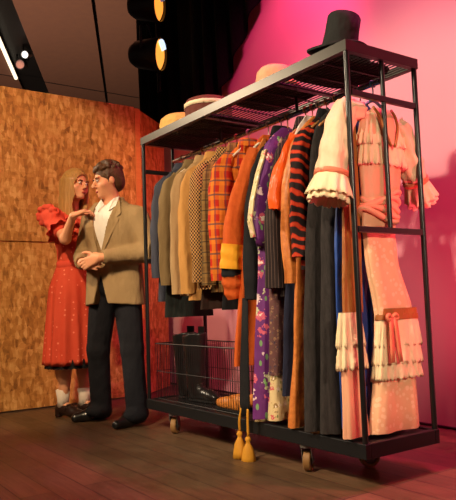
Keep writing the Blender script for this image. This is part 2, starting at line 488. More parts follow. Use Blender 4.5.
# strand board flat on the left, two sheets high, then its angled return
WX = -3.24
def quad_prism(bm, pts, z0, z1):
    lo = [bm.verts.new((x, y, z0)) for x, y in pts]; hi = [bm.verts.new((x, y, z1)) for x, y in pts]
    n = len(pts); bm.faces.new(lo[::-1]); bm.faces.new(hi)
    for i in range(n): bm.faces.new((lo[i], lo[(i+1) % n], hi[(i+1) % n], hi[i]))
wl = thing('wall_left', 'orange strand board stage flat behind the couple', 'wall', (WX, -.3, 0)); wl['kind'] = 'structure'
bm = bmesh.new(); box(bm, WX-.02, WX, -1.15, .66, 0.01, 1.312); obj('lower_sheet', bm, M['osb'], wl, bevel=.003)
bm = bmesh.new(); box(bm, WX-.02, WX, -1.15, .66, 1.320, 2.555); obj('upper_sheet', bm, M['osb'], wl, bevel=.003)
bm = bmesh.new(); box(bm, WX-.05, WX-.021, -1.15, .66, 1.27, 1.36); obj('rail', bm, M['timber'], wl)
bm = bmesh.new(); box(bm, WX-.06, WX+.004, .661, .715, 0.005, 2.545); obj('corner_post', bm, M['timber'], wl, bevel=.004)
bm = bmesh.new(); quad_prism(bm, [(WX, .718), (-3.60, 1.16), (-3.62, 1.145), (WX-.025, .704)], .01, 2.53)
o = obj('wall_return', bm, M['osb']); o['kind'] = 'structure'
# cyclorama
bm = bmesh.new(); box(bm, -4.02, 3.2, 1.275, 1.30, 0.012, 4.55); struct('wall_back', bm, M['cyc'])
bm = bmesh.new(); tube(bm, [(-4.02, 1.285, .012), (3.2, 1.285, .012)], .012); struct('trim_1', bm, plain('hem_pipe', rgb(70, 30, 50), .6))

# black drape, drawn up diagonally beside the cyclorama
def drape(name, label, edge, x0, y, ztop, m, folds=60):
    bm = bmesh.new(); nx, nz = 260, 26; rings = []
    for j in range(nz+1):
        row = []
        for i in range(nx+1):
            x = x0+(edge[0][0]-x0)*i/nx
            zb = edge[-1][1]
            for (xa, za), (xb, zbb) in zip(edge, edge[1:]):
                if xb <= x <= xa: zb = za+(zbb-za)*(xa-x)/(xa-xb)
            z = ztop+(zb-ztop)*j/nz
            row.append(Vector((x, y+.035*math.sin(x*folds*.5+.4*math.sin(z*2))+.012*math.sin(x*37), z)))
        rings.append(row)
    loft(bm, rings, closed=False)
    r2 = [[p+Vector((0, -.012, 0)) for p in r] for r in rings]
    loft(bm, r2, closed=False)
    return tag(obj(name, bm, m, smooth=True), label, 'curtain')
drape('stage_drape', 'black stage drape drawn up diagonally beside the pink backdrop', [(-1.35, 4.5), (-1.66, 3.62), (-2.03, 3.2), (-2.52, 2.64), (-2.70, 2.43), (-4.10, 2.40)], -4.10, 1.17, 4.52, M['black_velvet'])

# ceiling: long boards divided by a dark slot that holds a lamp
CZ = 4.6
def strip(bm, a, b, c, d, z0, z1):
    quad_prism(bm, [a, b, c, d], z0, z1)
ceil = thing('ceiling', 'brown boarded ceiling above the stage flat', 'ceiling', (-7, 0, CZ)); ceil['kind'] = 'structure'
def L2(p0, p1, y0, y1):
    """points on the ceiling seam through p0,p1 at the two ends x"""
    f = lambda x: (x, p0[1]+(p1[1]-p0[1])*(x-p0[0])/(p1[0]-p0[0])); return f(y0), f(y1)
A0, A1 = L2((-6.778, .431), (-8.87, 1.421), -12, -3.0)      # slot left edge
B0, B1 = L2((-5.948, .407), (-8.898, 1.898), -12, -3.0)     # slot right edge
S0, S1 = L2((-5.44, 1.256), (-9.122, 3.126), -12, -3.0)     # seam
E0, E1 = (-12, 5.6), (-3.0, 1.08)
def shift(p, d): return (p[0], p[1]+d)
bm = bmesh.new(); strip(bm, shift(B0, 0), shift(B1, 0), shift(S1, -.025), shift(S0, -.025), CZ, CZ+.05); obj('ceiling_board', bm, M['ceil'], ceil)
bm = bmesh.new(); strip(bm, shift(S0, .025), shift(S1, .025), E1, E0, CZ, CZ+.05); obj('ceiling_board', bm, M['ceil'], ceil)
bm = bmesh.new(); strip(bm, (-12, A0[1]-5), (-3, A1[1]-5), A1, A0, CZ, CZ+.05); obj('ceiling_board', bm, M['ceil'], ceil)
bm = bmesh.new(); strip(bm, shift(A0, -.2), shift(A1, -.2), shift(E1, .2), shift(E0, .2), CZ+.09, CZ+.13); obj('slot_backing', bm, M['ceil_dark'], ceil)
bm = bmesh.new(); box(bm, -8.62, -8.60, -3, 6, CZ-.006, CZ+.0); obj('board_joint', bm, M['ceil_dark'], ceil)
bm = bmesh.new(); tube(bm, [(A0[0]*.62+A1[0]*.38, A0[1]*.62+A1[1]*.38-.02, CZ-.03), (A0[0]*.42+A1[0]*.58, A0[1]*.42+A1[1]*.58-.02, CZ-.03)], .03)
t = thing('bright_streak', 'thin bright streak along the edge of the dark ceiling slot', 'light', (-7.9, .93, CZ-.06))  # emissive tube drawn as a thin bright line beside the slot
obj('tube', bm, emit('streak_glow', (1, .86, .62, 1), 1.3), t)

def stage_light(label, loc, aim, gel, st, r=.11, group=None, body_len=.26, lens2=None, barn=True):
    """spot fixture: body lathe along an axis, lens, yoke, barn doors"""
    t = thing('stage_light', label, 'stage light', loc, group)
    d = Vector(aim).normalized(); u, w = frame(d); o = Vector(loc)
    def ring(a, rr, n=20): return [o+d*a+(u*math.cos(2*PI*k/n)+w*math.sin(2*PI*k/n))*rr for k in range(n)]
    bm = bmesh.new(); loft(bm, [ring(-body_len, r*.55), ring(-body_len*.8, r*.8), ring(-.02, r), ring(.03, r*1.06), ring(.03, r*.95), ring(.012, r*.94)], True, False)
    obj('housing', bm, M['black_paint'], t, smooth=True, sharp=40)
    bm = bmesh.new(); loft(bm, [ring(.0, r*.93), ring(.02, r*.7), ring(.028, r*.3)], True, True)
    obj('lens', bm, emit('gel_'+label[:6], gel, st), t, smooth=True)
    bm = bmesh.new()
    tube(bm, [o-d*.1+u*(r*1.1), o-d*.1+u*(r*1.1)+Vector((0, 0, .2)), o-d*.1+Vector((0, 0, .3)), o-d*.1-u*(r*1.1)+Vector((0, 0, .2)), o-d*.1-u*(r*1.1)], .012)
    obj('yoke', bm, M['black_paint'], t)
    if barn:
        for k in range(4):
            a = u if k % 2 == 0 else w; b = w if k % 2 == 0 else u; sgn = 1 if k < 2 else -1
            bm = bmesh.new()
            p = [o+d*.03+a*sgn*r*1.06-b*r*.8, o+d*.03+a*sgn*r*1.06+b*r*.8, o+d*.16+a*sgn*r*1.5+b*r*1.0, o+d*.16+a*sgn*r*1.5-b*r*1.0]
            vs = [bm.verts.new(q) for q in p]+[bm.verts.new(q+a*sgn*.004) for q in p]
            for f in ((0,1,2,3),(7,6,5,4),(0,4,5,1),(1,5,6,2),(2,6,7,3),(3,7,4,0)): bm.faces.new([vs[i] for i in f])
            obj('barn_door', bm, M['black_paint'], t)
    return t

bo = thing('lighting_pipe', 'black drop pipe holding two stage lights before the black drape', 'pipe', (-3.42, 1.03, 2.80))
bm = bmesh.new(); tube(bm, [(-3.42, 1.03, 2.80), (-3.42, 1.03, 4.58)], .024); obj('pipe', bm, M['black_paint'], bo)
bm = bmesh.new(); lathe(bm, [(.026, 0), (.07, .01), (.07, .02), (.026, .02)], (-3.42, 1.03, 4.57), cap0=False, cap1=False); obj('ceiling_flange', bm, M['black_paint'], bo)
RIGHT = Vector((.576, .817, 0)); TOC = Vector((.817, -.576, 0))
for lb, z, c in (('black stage light glowing orange and blue, lower one on the pipe', 3.04, (1, .36, .05, 1)), ('black stage light glowing orange, upper one at the picture top', 3.50, (1, .33, .04, 1))):
    q = Vector((-3.13, .86, z))
    t = stage_light(lb, q, RIGHT*.95+TOC*.24+Vector((0, 0, -.12)), c, 1.25, .15, 'stage lights on the pipe', barn=False)
    d = (RIGHT*.95+TOC*.24+Vector((0, 0, -.12))).normalized(); u, w = frame(d)
    bm = bmesh.new()
    up = Vector((0, 0, 1)); up = (up-d*up.dot(d)).normalized(); sd = up.cross(d)
    ring = [q+d*.034+up*(.135*math.cos(a))+sd*(.12*math.sin(a)) for a in [(-.9+1.8*i/8) for i in range(9)]]
    c0 = q+d*.036+up*.03
    vs = [bm.verts.new(p) for p in ring]+[bm.verts.new(c0)]; vb = [bm.verts.new(p-d*.004) for p in ring]+[bm.verts.new(c0-d*.004)]
    bm.faces.new(vs); bm.faces.new(vb[::-1]); n = len(vs)
    for i in range(n): bm.faces.new((vs[i], vb[i], vb[(i+1) % n], vs[(i+1) % n]))
    obj('colour_filter', bm, emit('filter_blue', (.55, .75, 1, 1), 1.3 if z < 3.5 else .1), t)
slot = Vector((-7.35, 1.02, 4.50))
stage_light('small black lamp lit in the dark ceiling slot', slot, (.75, -.55, -.35), (1, .9, .8, 1), 1.6, .055, barn=False)
stage_light('dim reddish lamp beside the bright one in the ceiling slot', slot+Vector((-.42, .06, 0)), (.75, -.55, -.3), (.5, .25, .2, 1), .35, .075, barn=False)

# ------------------------------------------------------------------ the rack
L, W, H, ZB, ZT = 1.88, .47, 1.88, .125, .187
rack = thing('costume_rack', 'tall black metal rolling costume rack with mesh top shelf', 'clothes rack', (-L/2, W/2, 0))
def part(name, m, *boxes, **kw):
    bm = bmesh.new()
    for b in boxes: box(bm, *b)
    return obj(name, bm, m, kw.pop('parent', rack), **kw)
part('base', M['black_base'], (-L, 0, 0, .03, ZB, ZT), (-L, 0, W-.03, W, ZB, ZT), (-L, -L+.03, .03, W-.03, ZB, ZT), (-.03, 0, .03, W-.03, ZB, ZT), bevel=.003)
part('base_board', M['black_base'], (-L+.031, -.031, .031, W-.031, ZB+.02, ZT-.006))
for x in (-L+.014, -.014):
    for y in (.014, W-.014):
        bm = bmesh.new(); tube(bm, [(x, y, ZT+.0005), (x, y, H-.047)], .0125, 10); obj('post', bm, M['black_paint'], rack, smooth=True, sharp=50)
part('top_frame', M['frame_edge'], (-L, 0, 0, .004, H-.047, H), (-L, 0, W-.004, W, H-.047, H), (-L, -L+.004, .004, W-.004, H-.047, H), (-.004, 0, .004, W-.004, H-.047, H),
     (-L+.004, -.004, .004, .028, H-.047, H-.043), (-L+.004, -.004, W-.028, W-.004, H-.047, H-.043), (-L+.004, -L+.028, .028, W-.028, H-.047, H-.043), (-.028, -.004, .028, W-.028, H-.047, H-.043))
# mesh shelf: wires along the rack, fewer across
bm = bmesh.new()
for i in range(17):
    y = .03+(W-.06)*i/16; tube(bm, [(-L+.006, y, H-.036), (-.006, y, H-.036)], .0034, 5)
for i in range(13):
    x = -L+.03+(L-.06)*i/12; tube(bm, [(x, .006, H-.041), (x, W-.006, H-.041)], .0038, 5)
obj('mesh_shelf', bm, M['wire'], rack)
for x in (-L/2-.22, -L/2+.42): part('shelf_rib', M['black_paint'], (x, x+.03, .005, W-.005, H-.047, H-.042))
ZM, ZU = 1.068, 1.655
for x in (-L+.014, -.014):
    s = -1 if x < -1 else 1
    part('end_bar', M['black_paint'], (x-.011, x+.011, .027, W-.027, ZM-.013, ZM+.013), bevel=.003)
    part('end_bar', M['black_paint'], (x-.011, x+.011, .027, W-.027, ZU-.013, ZU+.013), bevel=.003)
    bm = bmesh.new(); tube(bm, [(x, W/2, ZU+.0135), (x, W/2, H-.049)], .011, 10); tube(bm, [(x, W/2, ZM+.0135), (x, W/2, ZU-.0135)], .011, 10); obj('centre_upright', bm, M['black_paint'], rack, smooth=True, sharp=50)
ZR = 1.742
bm = bmesh.new(); tube(bm, [(-L+.027, W/2, ZR), (-.027, W/2, ZR)], .0125, 14); obj('hanging_rail', bm, M['chrome'], rack, smooth=True, sharp=50)
for x in (-L/2-.35, -L/2+.35):
    part('rail_hanger', M['black_paint'], (x-.008, x+.008, W/2-.004, W/2+.004, ZR+.011, H-.048))
for x, y, rz in ((-.40, .036, -.95), (-1.60, .036, -.9), (-.27, W-.14, 1.2), (-L+.36, W-.08, .8)):
    f = Vector((math.cos(rz), math.sin(rz), 0)); sd = Vector((-f.y, f.x, 0)); ax = Vector((x, y, .049))-f*.022
    bm = bmesh.new()
    for k, (a, b) in enumerate(((-1, 1),)):
        for sg in (-1, 1):
            p = ax+sd*sg*.021
            vs = []
            for t in (0, .004*sg):
                for dx, dz in ((-.016, -.012), (.016, -.012), (.042, .062), (-.012, .062)):
                    vs.append(bm.verts.new(p+f*dx+sd*t+Vector((0, 0, dz))))
            for q in ((0,1,2,3),(7,6,5,4),(0,4,5,1),(1,5,6,2),(2,6,7,3),(3,7,4,0)): bm.faces.new([vs[i] for i in q])
    lathe(bm, [(.0, 0), (.032, 0), (.032, .012), (.0, .012)], (x, y, ZB-.0135), 16, cap0=False, cap1=False)
    tube(bm, [ax-sd*.028, ax+sd*.028], .006, 8)
    c = obj('caster', bm, M['hub'], rack)
    def wheel(r0, r1, w): # disc about sd
        bm = bmesh.new(); rings = []
        for a, rr in ((-w, r0), (-w, r1-.004), (-w+.004, r1), (w-.004, r1), (w, r1-.004), (w, r0)):
            rings.append([ax+sd*a+(f*math.cos(2*PI*k/28)+Vector((0, 0, 1))*math.sin(2*PI*k/28))*rr for k in range(28)])
        loft(bm, rings+[rings[0]]); return bm
    obj('tyre', wheel(.034, .049, .0165), M['tread'], c, smooth=True, sharp=40)
    obj('wheel_hub', wheel(.0075, .0335, .013), M['hub'], c, smooth=True, sharp=40)

# ------------------------------------------------------------------ camera and light
def setup_view():
    cam = bpy.data.cameras.new('camera'); co = bpy.data.objects.new('camera', cam); C.objects.link(co)
    yaw, pitch, roll = -.9572, .0807, -.0344
    fwd = Vector((math.sin(yaw)*math.cos(pitch), math.cos(yaw)*math.cos(pitch), math.sin(pitch)))
    right = Vector((math.cos(yaw), -math.sin(yaw), 0)); up = right.cross(fwd)
    c, s = math.cos(roll), math.sin(roll)
    r2 = right*c+up*s; u2 = up*c-right*s
    m = Matrix((r2, u2, -fwd)).transposed().to_4x4(); m.translation = Vector((2.0218, -2.1128, .8279))*.94
    co.matrix_world = m
    cam.sensor_fit = 'HORIZONTAL'; cam.sensor_width = 36; cam.lens = 36*653.34/456; cam.clip_start = .05
    S.camera = co
    def spot(name, loc, tgt, col, power, size=40, blend=.4, soft=.08):
        l = bpy.data.lights.new(name, 'SPOT'); l.energy = power; l.color = col; l.spot_size = math.radians(size); l.spot_blend = blend; l.shadow_soft_size = soft
        o = bpy.data.objects.new(name, l); C.objects.link(o); o.location = loc
        o.rotation_euler = (Vector(tgt)-Vector(loc)).to_track_quat('-Z', 'Y').to_euler(); return o
    spot('key_light', (.35, -3.4, 3.75), (-.55, .3, 1.2), (1, .80, .56), 760, 44, .5)
    spot('end_light', (3.5, -1.25, 2.1), (-.05, .17, .98), (1, .80, .56), 330, 23, .5)
    spot('side_light', (-5.5, -3.6, 3.75), (-1.0, .1, 1.4), (1, .80, .56), 900, 36, .5, .3)
    spot('flat_light', (.2, -2.9, 4.0), (-3.24, -.32, 1.15), (1, .72, .42), 680, 36, .35)
    spot('backdrop_magenta', (.1, .92, 4.5), (.1, 1.27, 2.2), (1, .05, .36), 520, 100, .8)
    spot('backdrop_magenta', (1.3, .90, 4.4), (1.1, 1.27, 1.4), (1, .055, .13), 420, 90, .8)
    spot('backdrop_low_fill', (.75, .78, .14), (.05, 1.275, 1.35), (1, .07, .14), 95, 120, .8)  # added unseen lamp, reddens the lower backdrop without spilling on the dress
    spot('backdrop_magenta', (-1.0, .60, 3.7), (-1.75, 1.27, 2.6), (1, .08, .28), 165, 74, .9)
    spot('backdrop_red', (-1.9, .72, 2.5), (-3.5, 1.27, 1.75), (1, .17, .05), 16, 75, .8)
    spot('floor_fill', (.5, -5.2, 4.3), (-1.6, -.7, 0), (1, .74, .48), 330, 44, .7, .2)  # unseen warm fill added to lift the floor at the left
    spot('ceiling_fill', (-5.2, -.4, .4), (-7.6, 1.6, 4.6), (1, .62, .42), 1000, 100, .6)  # unseen lamp added behind the flat so the ceiling boards show
    l = bpy.data.lights.new('house_fill', 'AREA'); l.energy = 18; l.color = (1, .72, .5); l.size = 4
    o = bpy.data.objects.new('house_fill', l); C.objects.link(o); o.location = (1.5, -5.5, 4.2); o.rotation_euler = (Vector((-1, 0, 1))-o.location).to_track_quat('-Z', 'Y').to_euler()
    w = bpy.data.worlds.new('dark_theatre'); S.world = w; w.use_nodes = True
    w.node_tree.nodes['Background'].inputs['Color'].default_value = (1, .7, .55, 1); w.node_tree.nodes['Background'].inputs['Strength'].default_value = .025
    S.view_settings.view_transform = 'Standard'; S.view_settings.look = 'None'; S.view_settings.gamma = 1; S.view_settings.use_curve_mapping = False
    S.view_settings.exposure = 0.13
# ------------------------------------------------------------------ clothes on the rail
YC = W/2
def hanger(label, x, m, tilt=0, wide=.115, name='clothes_hanger', zb=1.665):
    t = thing(name, label, 'hanger', (x, YC, zb-.06), 'hangers on the rail')
    bm = bmesh.new()
    tube(bm, [(x, YC, zb), (x, YC, ZR-.012)] + [(x, YC+.018*math.sin(a)-.0, ZR+.0005+.0155*math.cos(a)+.0005) for a in [PI*.78-1.75*PI*i/10+.0 for i in range(11)]], .0034, 6)
    obj('hook', bm, M['chrome'] if m in ('wire',) else M[m], t, smooth=True)
    bm = bmesh.new()
    pts = curve_pts([(x, YC-wide, zb-.072), (x, YC-wide*.5, zb-.026), (x, YC, zb), (x, YC+wide*.5, zb-.026), (x, YC+wide, zb-.072)], 5)
    tube(bm, pts, [.006]+[.0075]*(len(pts)-2)+[.006], 8)
    obj('bar', bm, M[m], t, smooth=True)
    return t

def shoulders(x, hw, t, zn=1.67, zs=1.60):
    """top keys of a garment hung by its shoulders"""
    return [(zn+.012, x, YC, t*.30, .040, 0, 5), (zn-.012, x, YC, t*.42, .075, .001, 5), (zn-.05, x, YC, t*.6, hw*.62, .002, 5), (zn-.11, x, YC, t*.78, hw*.82, .003, 5), (zn-.21, x, YC, t*.95, hw*.95, .004, 5)]

def sleeves(root, x, hw, zc, m, r0=.062, r1=.048, dx=.012, out=.0, seed=0, flat=.62, both=True, zs=1.60, cuff=None, name='sleeve'):
    outl = []
    for s in ((-1, 1) if both else (-1,)):
        y0 = YC+s*(hw-.035)
        path = [(x, y0-s*.045, zs-.005), (x+dx*.4, y0+s*.010, zs-.085), (x+dx*.9, y0+s*(.030+out*.25), zs-.22), (x+dx*1.1, y0+s*(.036+out*.65), (zs+zc)/2-.06), (x+dx*.8, y0+s*(.028+out), zc)]
        outl.append(obj(name, sleeve_bm(path, [r0*.55, r0*.95, r0, (r0+r1)/2, r1], flat, seed=seed+s), M[m], root, smooth=True, sharp=60))
        if cuff:
            cm, ch = cuff
            a = Vector(path[-1]); d = (Vector(path[-2])-a).normalized()
            bm = bmesh.new(); rings = []
            for q, rr in ((-.004, r1*.9), (-.004, r1*1.04), (ch, r1*1.06), (ch, r1*.95)):
                rings.append([a+d*q+Vector((rr*flat*math.cos(2*PI*k/20)+ (.004 if rr > r1 else 0)*math.cos(2*PI*k/20), rr*math.sin(2*PI*k/20)+(.004 if rr > r1 else 0)*math.sin(2*PI*k/20), 0)) for k in range(20)])
            loft(bm, rings+[rings[0]]); obj('cuff', bm, M[cm], outl[-1], smooth=True)
    return outl

def lapel(root, x, t, m, zt=1.66, zb=1.32, w=.06, name='lapel'):
    """two notched lapels lying on the +X chest"""
    for s in (-1, 1):
        bm = bmesh.new()
        prof = [(zt, .035, .05), (zt-.06, .04, .085), (zt-.13, .036, .10), (zt-.15, .034, .075), (zt-.17, .03, .088), ((zt+zb)/2-.04, .018, .06), (zb, .002, .006)]
        a = [Vector((x+t*(.36+.56*min(1, (zt-z)/.12))+.010, YC+s*i, z)) for z, i, o in prof]; b = [Vector((x+t*(.36+.5*min(1, (zt-z)/.12))+.010, YC+s*o, z)) for z, i, o in prof]
        rr = [[p, q, q+Vector((-.008, 0, 0)), p+Vector((-.008, 0, 0))] for p, q in zip(a, b)]
        loft(bm, rr, True, True)
        obj(name, bm, M[m], root, smooth=False)

YAW = {1: -3, 2: -10, 3: -7, 4: -12, 5: -9, 6: -11, 7: -14, 8: -5, 9: -3, 10: -4, 11: -5, 12: -6, 13: -4, 14: -3, 15: -3, 16: -4, 17: -3, 18: -2}
def garment(name, label, cat, x, m, keys, group=None, seed=0, body='body', **kw):
    t = thing(name, label, cat, (x, YC, keys[-1][0]), group)
    if x > -1.9 and name not in ('lace_dress', 'tiered_dress', 'satin_gown'): t.rotation_euler.z = math.radians(YAW.get(seed, -4))
    o = obj(body, cloth(keys, seed=seed, **kw), M[m], t, smooth=True, sharp=70)
    return t, o

def jacket(label, x, zh, zc, m, hw=.19, t=.036, seed=0, lap=None, name='jacket', cat='jacket', hangm='wood_hanger', hl=None, r0=.052, r1=.044, amp=.008, dx=.018, flare=.0, cuff=None, buttons=None, out=.018, group='clothes hanging on the rail'):
    keys = shoulders(x, hw, t)+[(1.36, x, YC, t, hw*.97, amp*.6, 4), (1.12, x, YC, t*.9, hw*.92, amp, 4), (zh, x, YC, t*1.05, hw+flare, amp*1.3, 4)]
    g, o = garment(name, label, cat, x, m, keys, group, seed)
    sleeves(g, x, hw, zc, m, r0, r1, dx, seed=seed, cuff=cuff, out=out)
    if lap: lapel(g, x, t, lap)
    # collar round the neck
    bm = bmesh.new(); rings = []
    for z, rx, ry in ((1.655, t*.5+.012, .075), (1.70, t*.4+.012, .058), (1.705, t*.36+.006, .052), (1.66, t*.36, .05)):
        rings.append([Vector((x+rx*math.cos(2*PI*k/20), YC+ry*math.sin(2*PI*k/20), z)) for k in range(20)])
    loft(bm, rings); obj('collar', bm, M[lap or m], g, smooth=True)
    if buttons:
        for i in range(3):
            bm = bmesh.new(); z = 1.26-.11*i; p = Vector((x+t*1.0+.012, YC-.02, z))
            tube(bm, [p-Vector((.012, 0, 0)), p], .011, 10); obj('button', bm, M[buttons], g)
    if hl: hanger(hl, x, hangm)
    return g

G = 'clothes hanging on the rail'
# jackets, from the far left end of the rail
jacket('slate grey wool jacket, first garment at the left end of the rail', -1.74, .80, .95, 'slate', seed=1, lap='slate', hl='wooden hanger holding the slate grey jacket')
jacket('olive brown wool jacket hung next to the slate grey one', -1.615, .92, .90, 'olive', seed=2, lap='olive', buttons='brown_dark', hl='white hanger holding the olive brown jacket', hangm='white_hanger', dx=.018)
jacket('pale tan wool jacket hung between the olive and the camel ones', -1.485, .83, .84, 'tan', seed=3, lap='tan', buttons='brown_dark', hl='wooden hanger holding the pale tan jacket')
jacket('golden camel coat hung behind the houndstooth jacket', -1.365, .80, .84, 'camel', seed=4, lap='camel', buttons='brown_dark', hl='white hanger holding the golden camel coat', hangm='white_hanger')
jacket('tan and brown houndstooth check jacket', -1.24, .86, .90, 'hound', seed=5, lap='hound', buttons='brown_dark', hl='wooden hanger holding the houndstooth jacket', r0=.064)
jacket('olive checked tweed jacket between the houndstooth and the red plaid', -1.125, .84, .88, 'tweed', seed=6, lap='tweed', hl='wooden hanger holding the olive tweed jacket')
jacket('red, orange and yellow plaid jacket', -1.01, .90, .90, 'plaid', seed=7, lap='plaid', hl='pale hanger holding the red plaid jacket', hangm='white_hanger', r0=.068, r1=.055, dx=.02)

# long trousers and skirts hung under the jackets show as dark hems
for lb, x, zt, zb, m, y0, hw in (('dark bottle green trousers hanging below the olive jacket', -1.675, .985, .70, 'bottle', YC-.02, .17),
                         ('dark brown skirt hem hanging below the camel coat', -1.30, .93, .745, 'brown_dark', YC-.01, .15),
                         ('black skirt hem hanging below the red plaid jacket', -1.07, .92, .74, 'black_cloth', YC-.0, .17)):
    t, o = garment('hanging_skirt' if 'skirt' in lb else 'hanging_trousers', lb, 'skirt' if 'skirt' in lb else 'trousers', x, m, [(1.60, x, y0, .008, .10, .001, 5), (1.2, x, y0, .010, hw*.8, .002, 5), (zt, x, y0, .014, hw*.9, .003, 5), (zb, x, y0, .022, hw, .006, 5)], G, seed=int(-x*10))
    bm = bmesh.new(); box(bm, x-.010, x+.010, y0-.10, y0+.10, 1.601, 1.625); obj('waistband', bm, M[m], t, bevel=.003)

# the orange dressing gown with banded sleeves
x = -.83
g, o = garment('dressing_gown', 'long orange dressing gown with yellow banded sleeves', 'robe', x, 'robe', shoulders(x, .13, .034)+[(1.38, x-.006, YC, .036, .13, .006, 5), (1.0, x-.03, YC-.02, .038, .165, .010, 5), (.45, x-.045, YC-.05, .042, .20, .016, 5)], G, seed=8)
lapel(g, x, .034, 'brocade', zb=1.1, name='shawl_collar')
for s in (-1, 1):
    y0 = YC+s*.10; e = .155
    P = [(x, y0-s*.02, 1.59), (x-.015, y0+s*.03, 1.46), (x-.045, y0+s*.09, 1.27), (x-.06, y0+s*.115, 1.08)]
    sl = obj('sleeve', sleeve_bm(P, [.05, .06, .062, .062], .55, seed=8), M['robe'], g, smooth=True, sharp=60)
    obj('sleeve_band', sleeve_bm([(x-.06, y0+s*.115, 1.085), (x-.064, y0+s*.12, 1.02), (x-.068, y0+s*.125, .955)], [.067, .070, .072], .6, seed=8, amp=.003), M['robe_band'], sl, smooth=True, sharp=60)
    obj('sleeve_lining', sleeve_bm([(x-.068, y0+s*.125, .96), (x-.07, y0+s*.125, .915)], [.060, .058], .6, seed=8, amp=.003), M['black_cloth'], sl, smooth=True, sharp=60)
    obj('sleeve_end', sleeve_bm([(x-.07, y0+s*.12, .92), (x-.072, y0+s*.11, .86), (x-.072, y0+s*.10, .80)], [.064, .062, .048], .6, seed=9, amp=.005), M['robe'], sl, smooth=True, sharp=60)
hanger('pale pink hanger holding the orange dressing gown', x, 'white_hanger')

# black coat with long sleeves
jacket('long black coat hung between the orange gown and the purple kimono', -.72, .60, .79, 'black_cloth', seed=9, lap='black_cloth', r0=.06, r1=.056, dx=-.03, hw=.13, flare=.05, name='coat', cat='coat', hl='dark wire hanger holding the long black coat', hangm='wire', out=.075)

# purple kimono: pointed sleeve with floral edge, long floral panel
x = -.668
g, o = garment('kimono', 'long purple floral silk kimono with wide pointed sleeve', 'kimono', x, 'kimono', shoulders(x, .19, .03)+[(1.35, x, YC, .03, .19, .006, 5), (1.0, x-.005, YC-.005, .03, .20, .010, 5), (.5, x-.01, YC-.015, .032, .222, .013, 5), (.205, x-.012, YC-.02, .035, .232, .015, 5)], G, seed=10)
for s in (-1, 1):
    bm = bmesh.new()
    prof = [(1.625, .05, .10), (1.55, .07, .155), (1.42, .09, .205), (1.28, .11, .245), (1.18, .13, .262), (1.10, .165, .245), (1.055, .19, .225)]
    rings = []
    for i, (z, a, b) in enumerate(prof):
        th = .020+.006*math.sin(i*1.3); n = 14; c = (a+b)/2; h = (b-a)/2
        rings.append([Vector((x+.012+th*math.cos(2*PI*k/n), YC+s*(c+h*math.sin(2*PI*k/n)), z)) for k in range(n)])
    loft(bm, rings, True, True); sl = obj('sleeve', bm, M['kimono'], g, smooth=True)
    bm = bmesh.new(); rings = []
    for z, a, b in prof[1:6]:
        rings.append([Vector((x+.012+dx, YC+s*(b+dy), z)) for dx, dy in ((-.017, .001), (.017, .001), (.019, .010), (-.019, .010))])
    loft(bm, rings, True, True); obj('sleeve_trim', bm, M['cream_floral'], sl)
obj('hem_lining', cloth([(.235, x-.012, YC-.02, .026, .224, .010, 5), (.192, x-.012, YC-.02, .030, .228, .012, 5)], seed=10), M['cream_floral'], g, smooth=True)
hanger('wooden hanger holding the purple kimono', x, 'wood_hanger')

# brown paisley skirt ending in a cream floral hem
x = -.60
g, o = garment('paisley_skirt', 'long brown paisley skirt with cream floral hem', 'skirt', x, 'paisley', [(1.58, x, YC, .012, .12, .001, 5), (1.2, x, YC, .018, .17, .004, 5), (.8, x, YC-.01, .024, .205, .008, 5), (.42, x, YC-.015, .028, .222, .012, 5)], G, seed=11)
obj('hem_panel', cloth([(.43, x, YC-.015, .022, .215, .010, 5), (.205, x, YC-.015, .032, .232, .014, 5)], seed=11), M['cream_floral'], g, smooth=True, sharp=70)
# pinstripe coat
g = jacket('dark brown pinstripe jacket with wide sleeves', -.525, .80, .84, 'pinstripe', seed=12, lap='pinstripe', r0=.068, r1=.068, dx=-.012, hl='wooden hanger holding the pinstripe jacket', out=.07, hw=.14, flare=.04)
x = -.505
g, o = garment('long_skirt', 'long dark navy skirt hanging below the pinstripe jacket', 'skirt', x, 'navy', [(1.56, x, YC, .010, .11, .001, 5), (1.1, x, YC, .016, .16, .004, 5), (.6, x, YC, .022, .20, .008, 5), (.33, x, YC, .026, .215, .011, 5)], G, seed=13)

# orange satin tunic and long brocade robe
x = -.475
g, o = garment('satin_blouse', 'bright orange satin blouse with pointed sleeve', 'blouse', x, 'satin', shoulders(x, .17, .026)+[(1.35, x, YC, .026, .17, .006, 5), (1.05, x, YC, .026, .17, .008, 5)], G, seed=14)
for s in (-1, 1):
    y0 = YC+s*.14
    obj('sleeve', sleeve_bm([(x, y0-s*.03, 1.58), (x-.006, y0+s*.015, 1.48), (x-.014, y0+s*.07, 1.34), (x-.02, y0+s*.085, 1.215)], [.04, .05, .058, .05], .5, seed=14, amp=.004), M['satin'], g, smooth=True, sharp=60)
bm = bmesh.new()
for s in (-1, 1):
    rings = [[Vector((x+.018+dx, YC+s*yy, z)) for dx, yy in ((0, a), (.006, a), (.006, b), (0, b))] for z, a, b in ((1.69, .02, .06), (1.63, .03, .11), (1.585, .07, .135))]
    loft(bm, rings, True, True)
obj('collar', bm, M['white_shirt'], g)
hanger('wooden hanger holding the orange satin blouse', x, 'wood_hanger')
x = -.428
g, o = garment('brocade_robe', 'long narrow orange brocade robe reaching the rack base', 'robe', x, 'brocade', shoulders(x, .185, .026)+[(1.35, x, YC, .018, .165, .006, 5), (.95, x-.004, YC-.006, .012, .185, .008, 5), (.6, x-.008, YC-.012, .020, .205, .010, 5), (.195, x-.02, YC-.018, .034, .245, .014, 5)], G, seed=15)
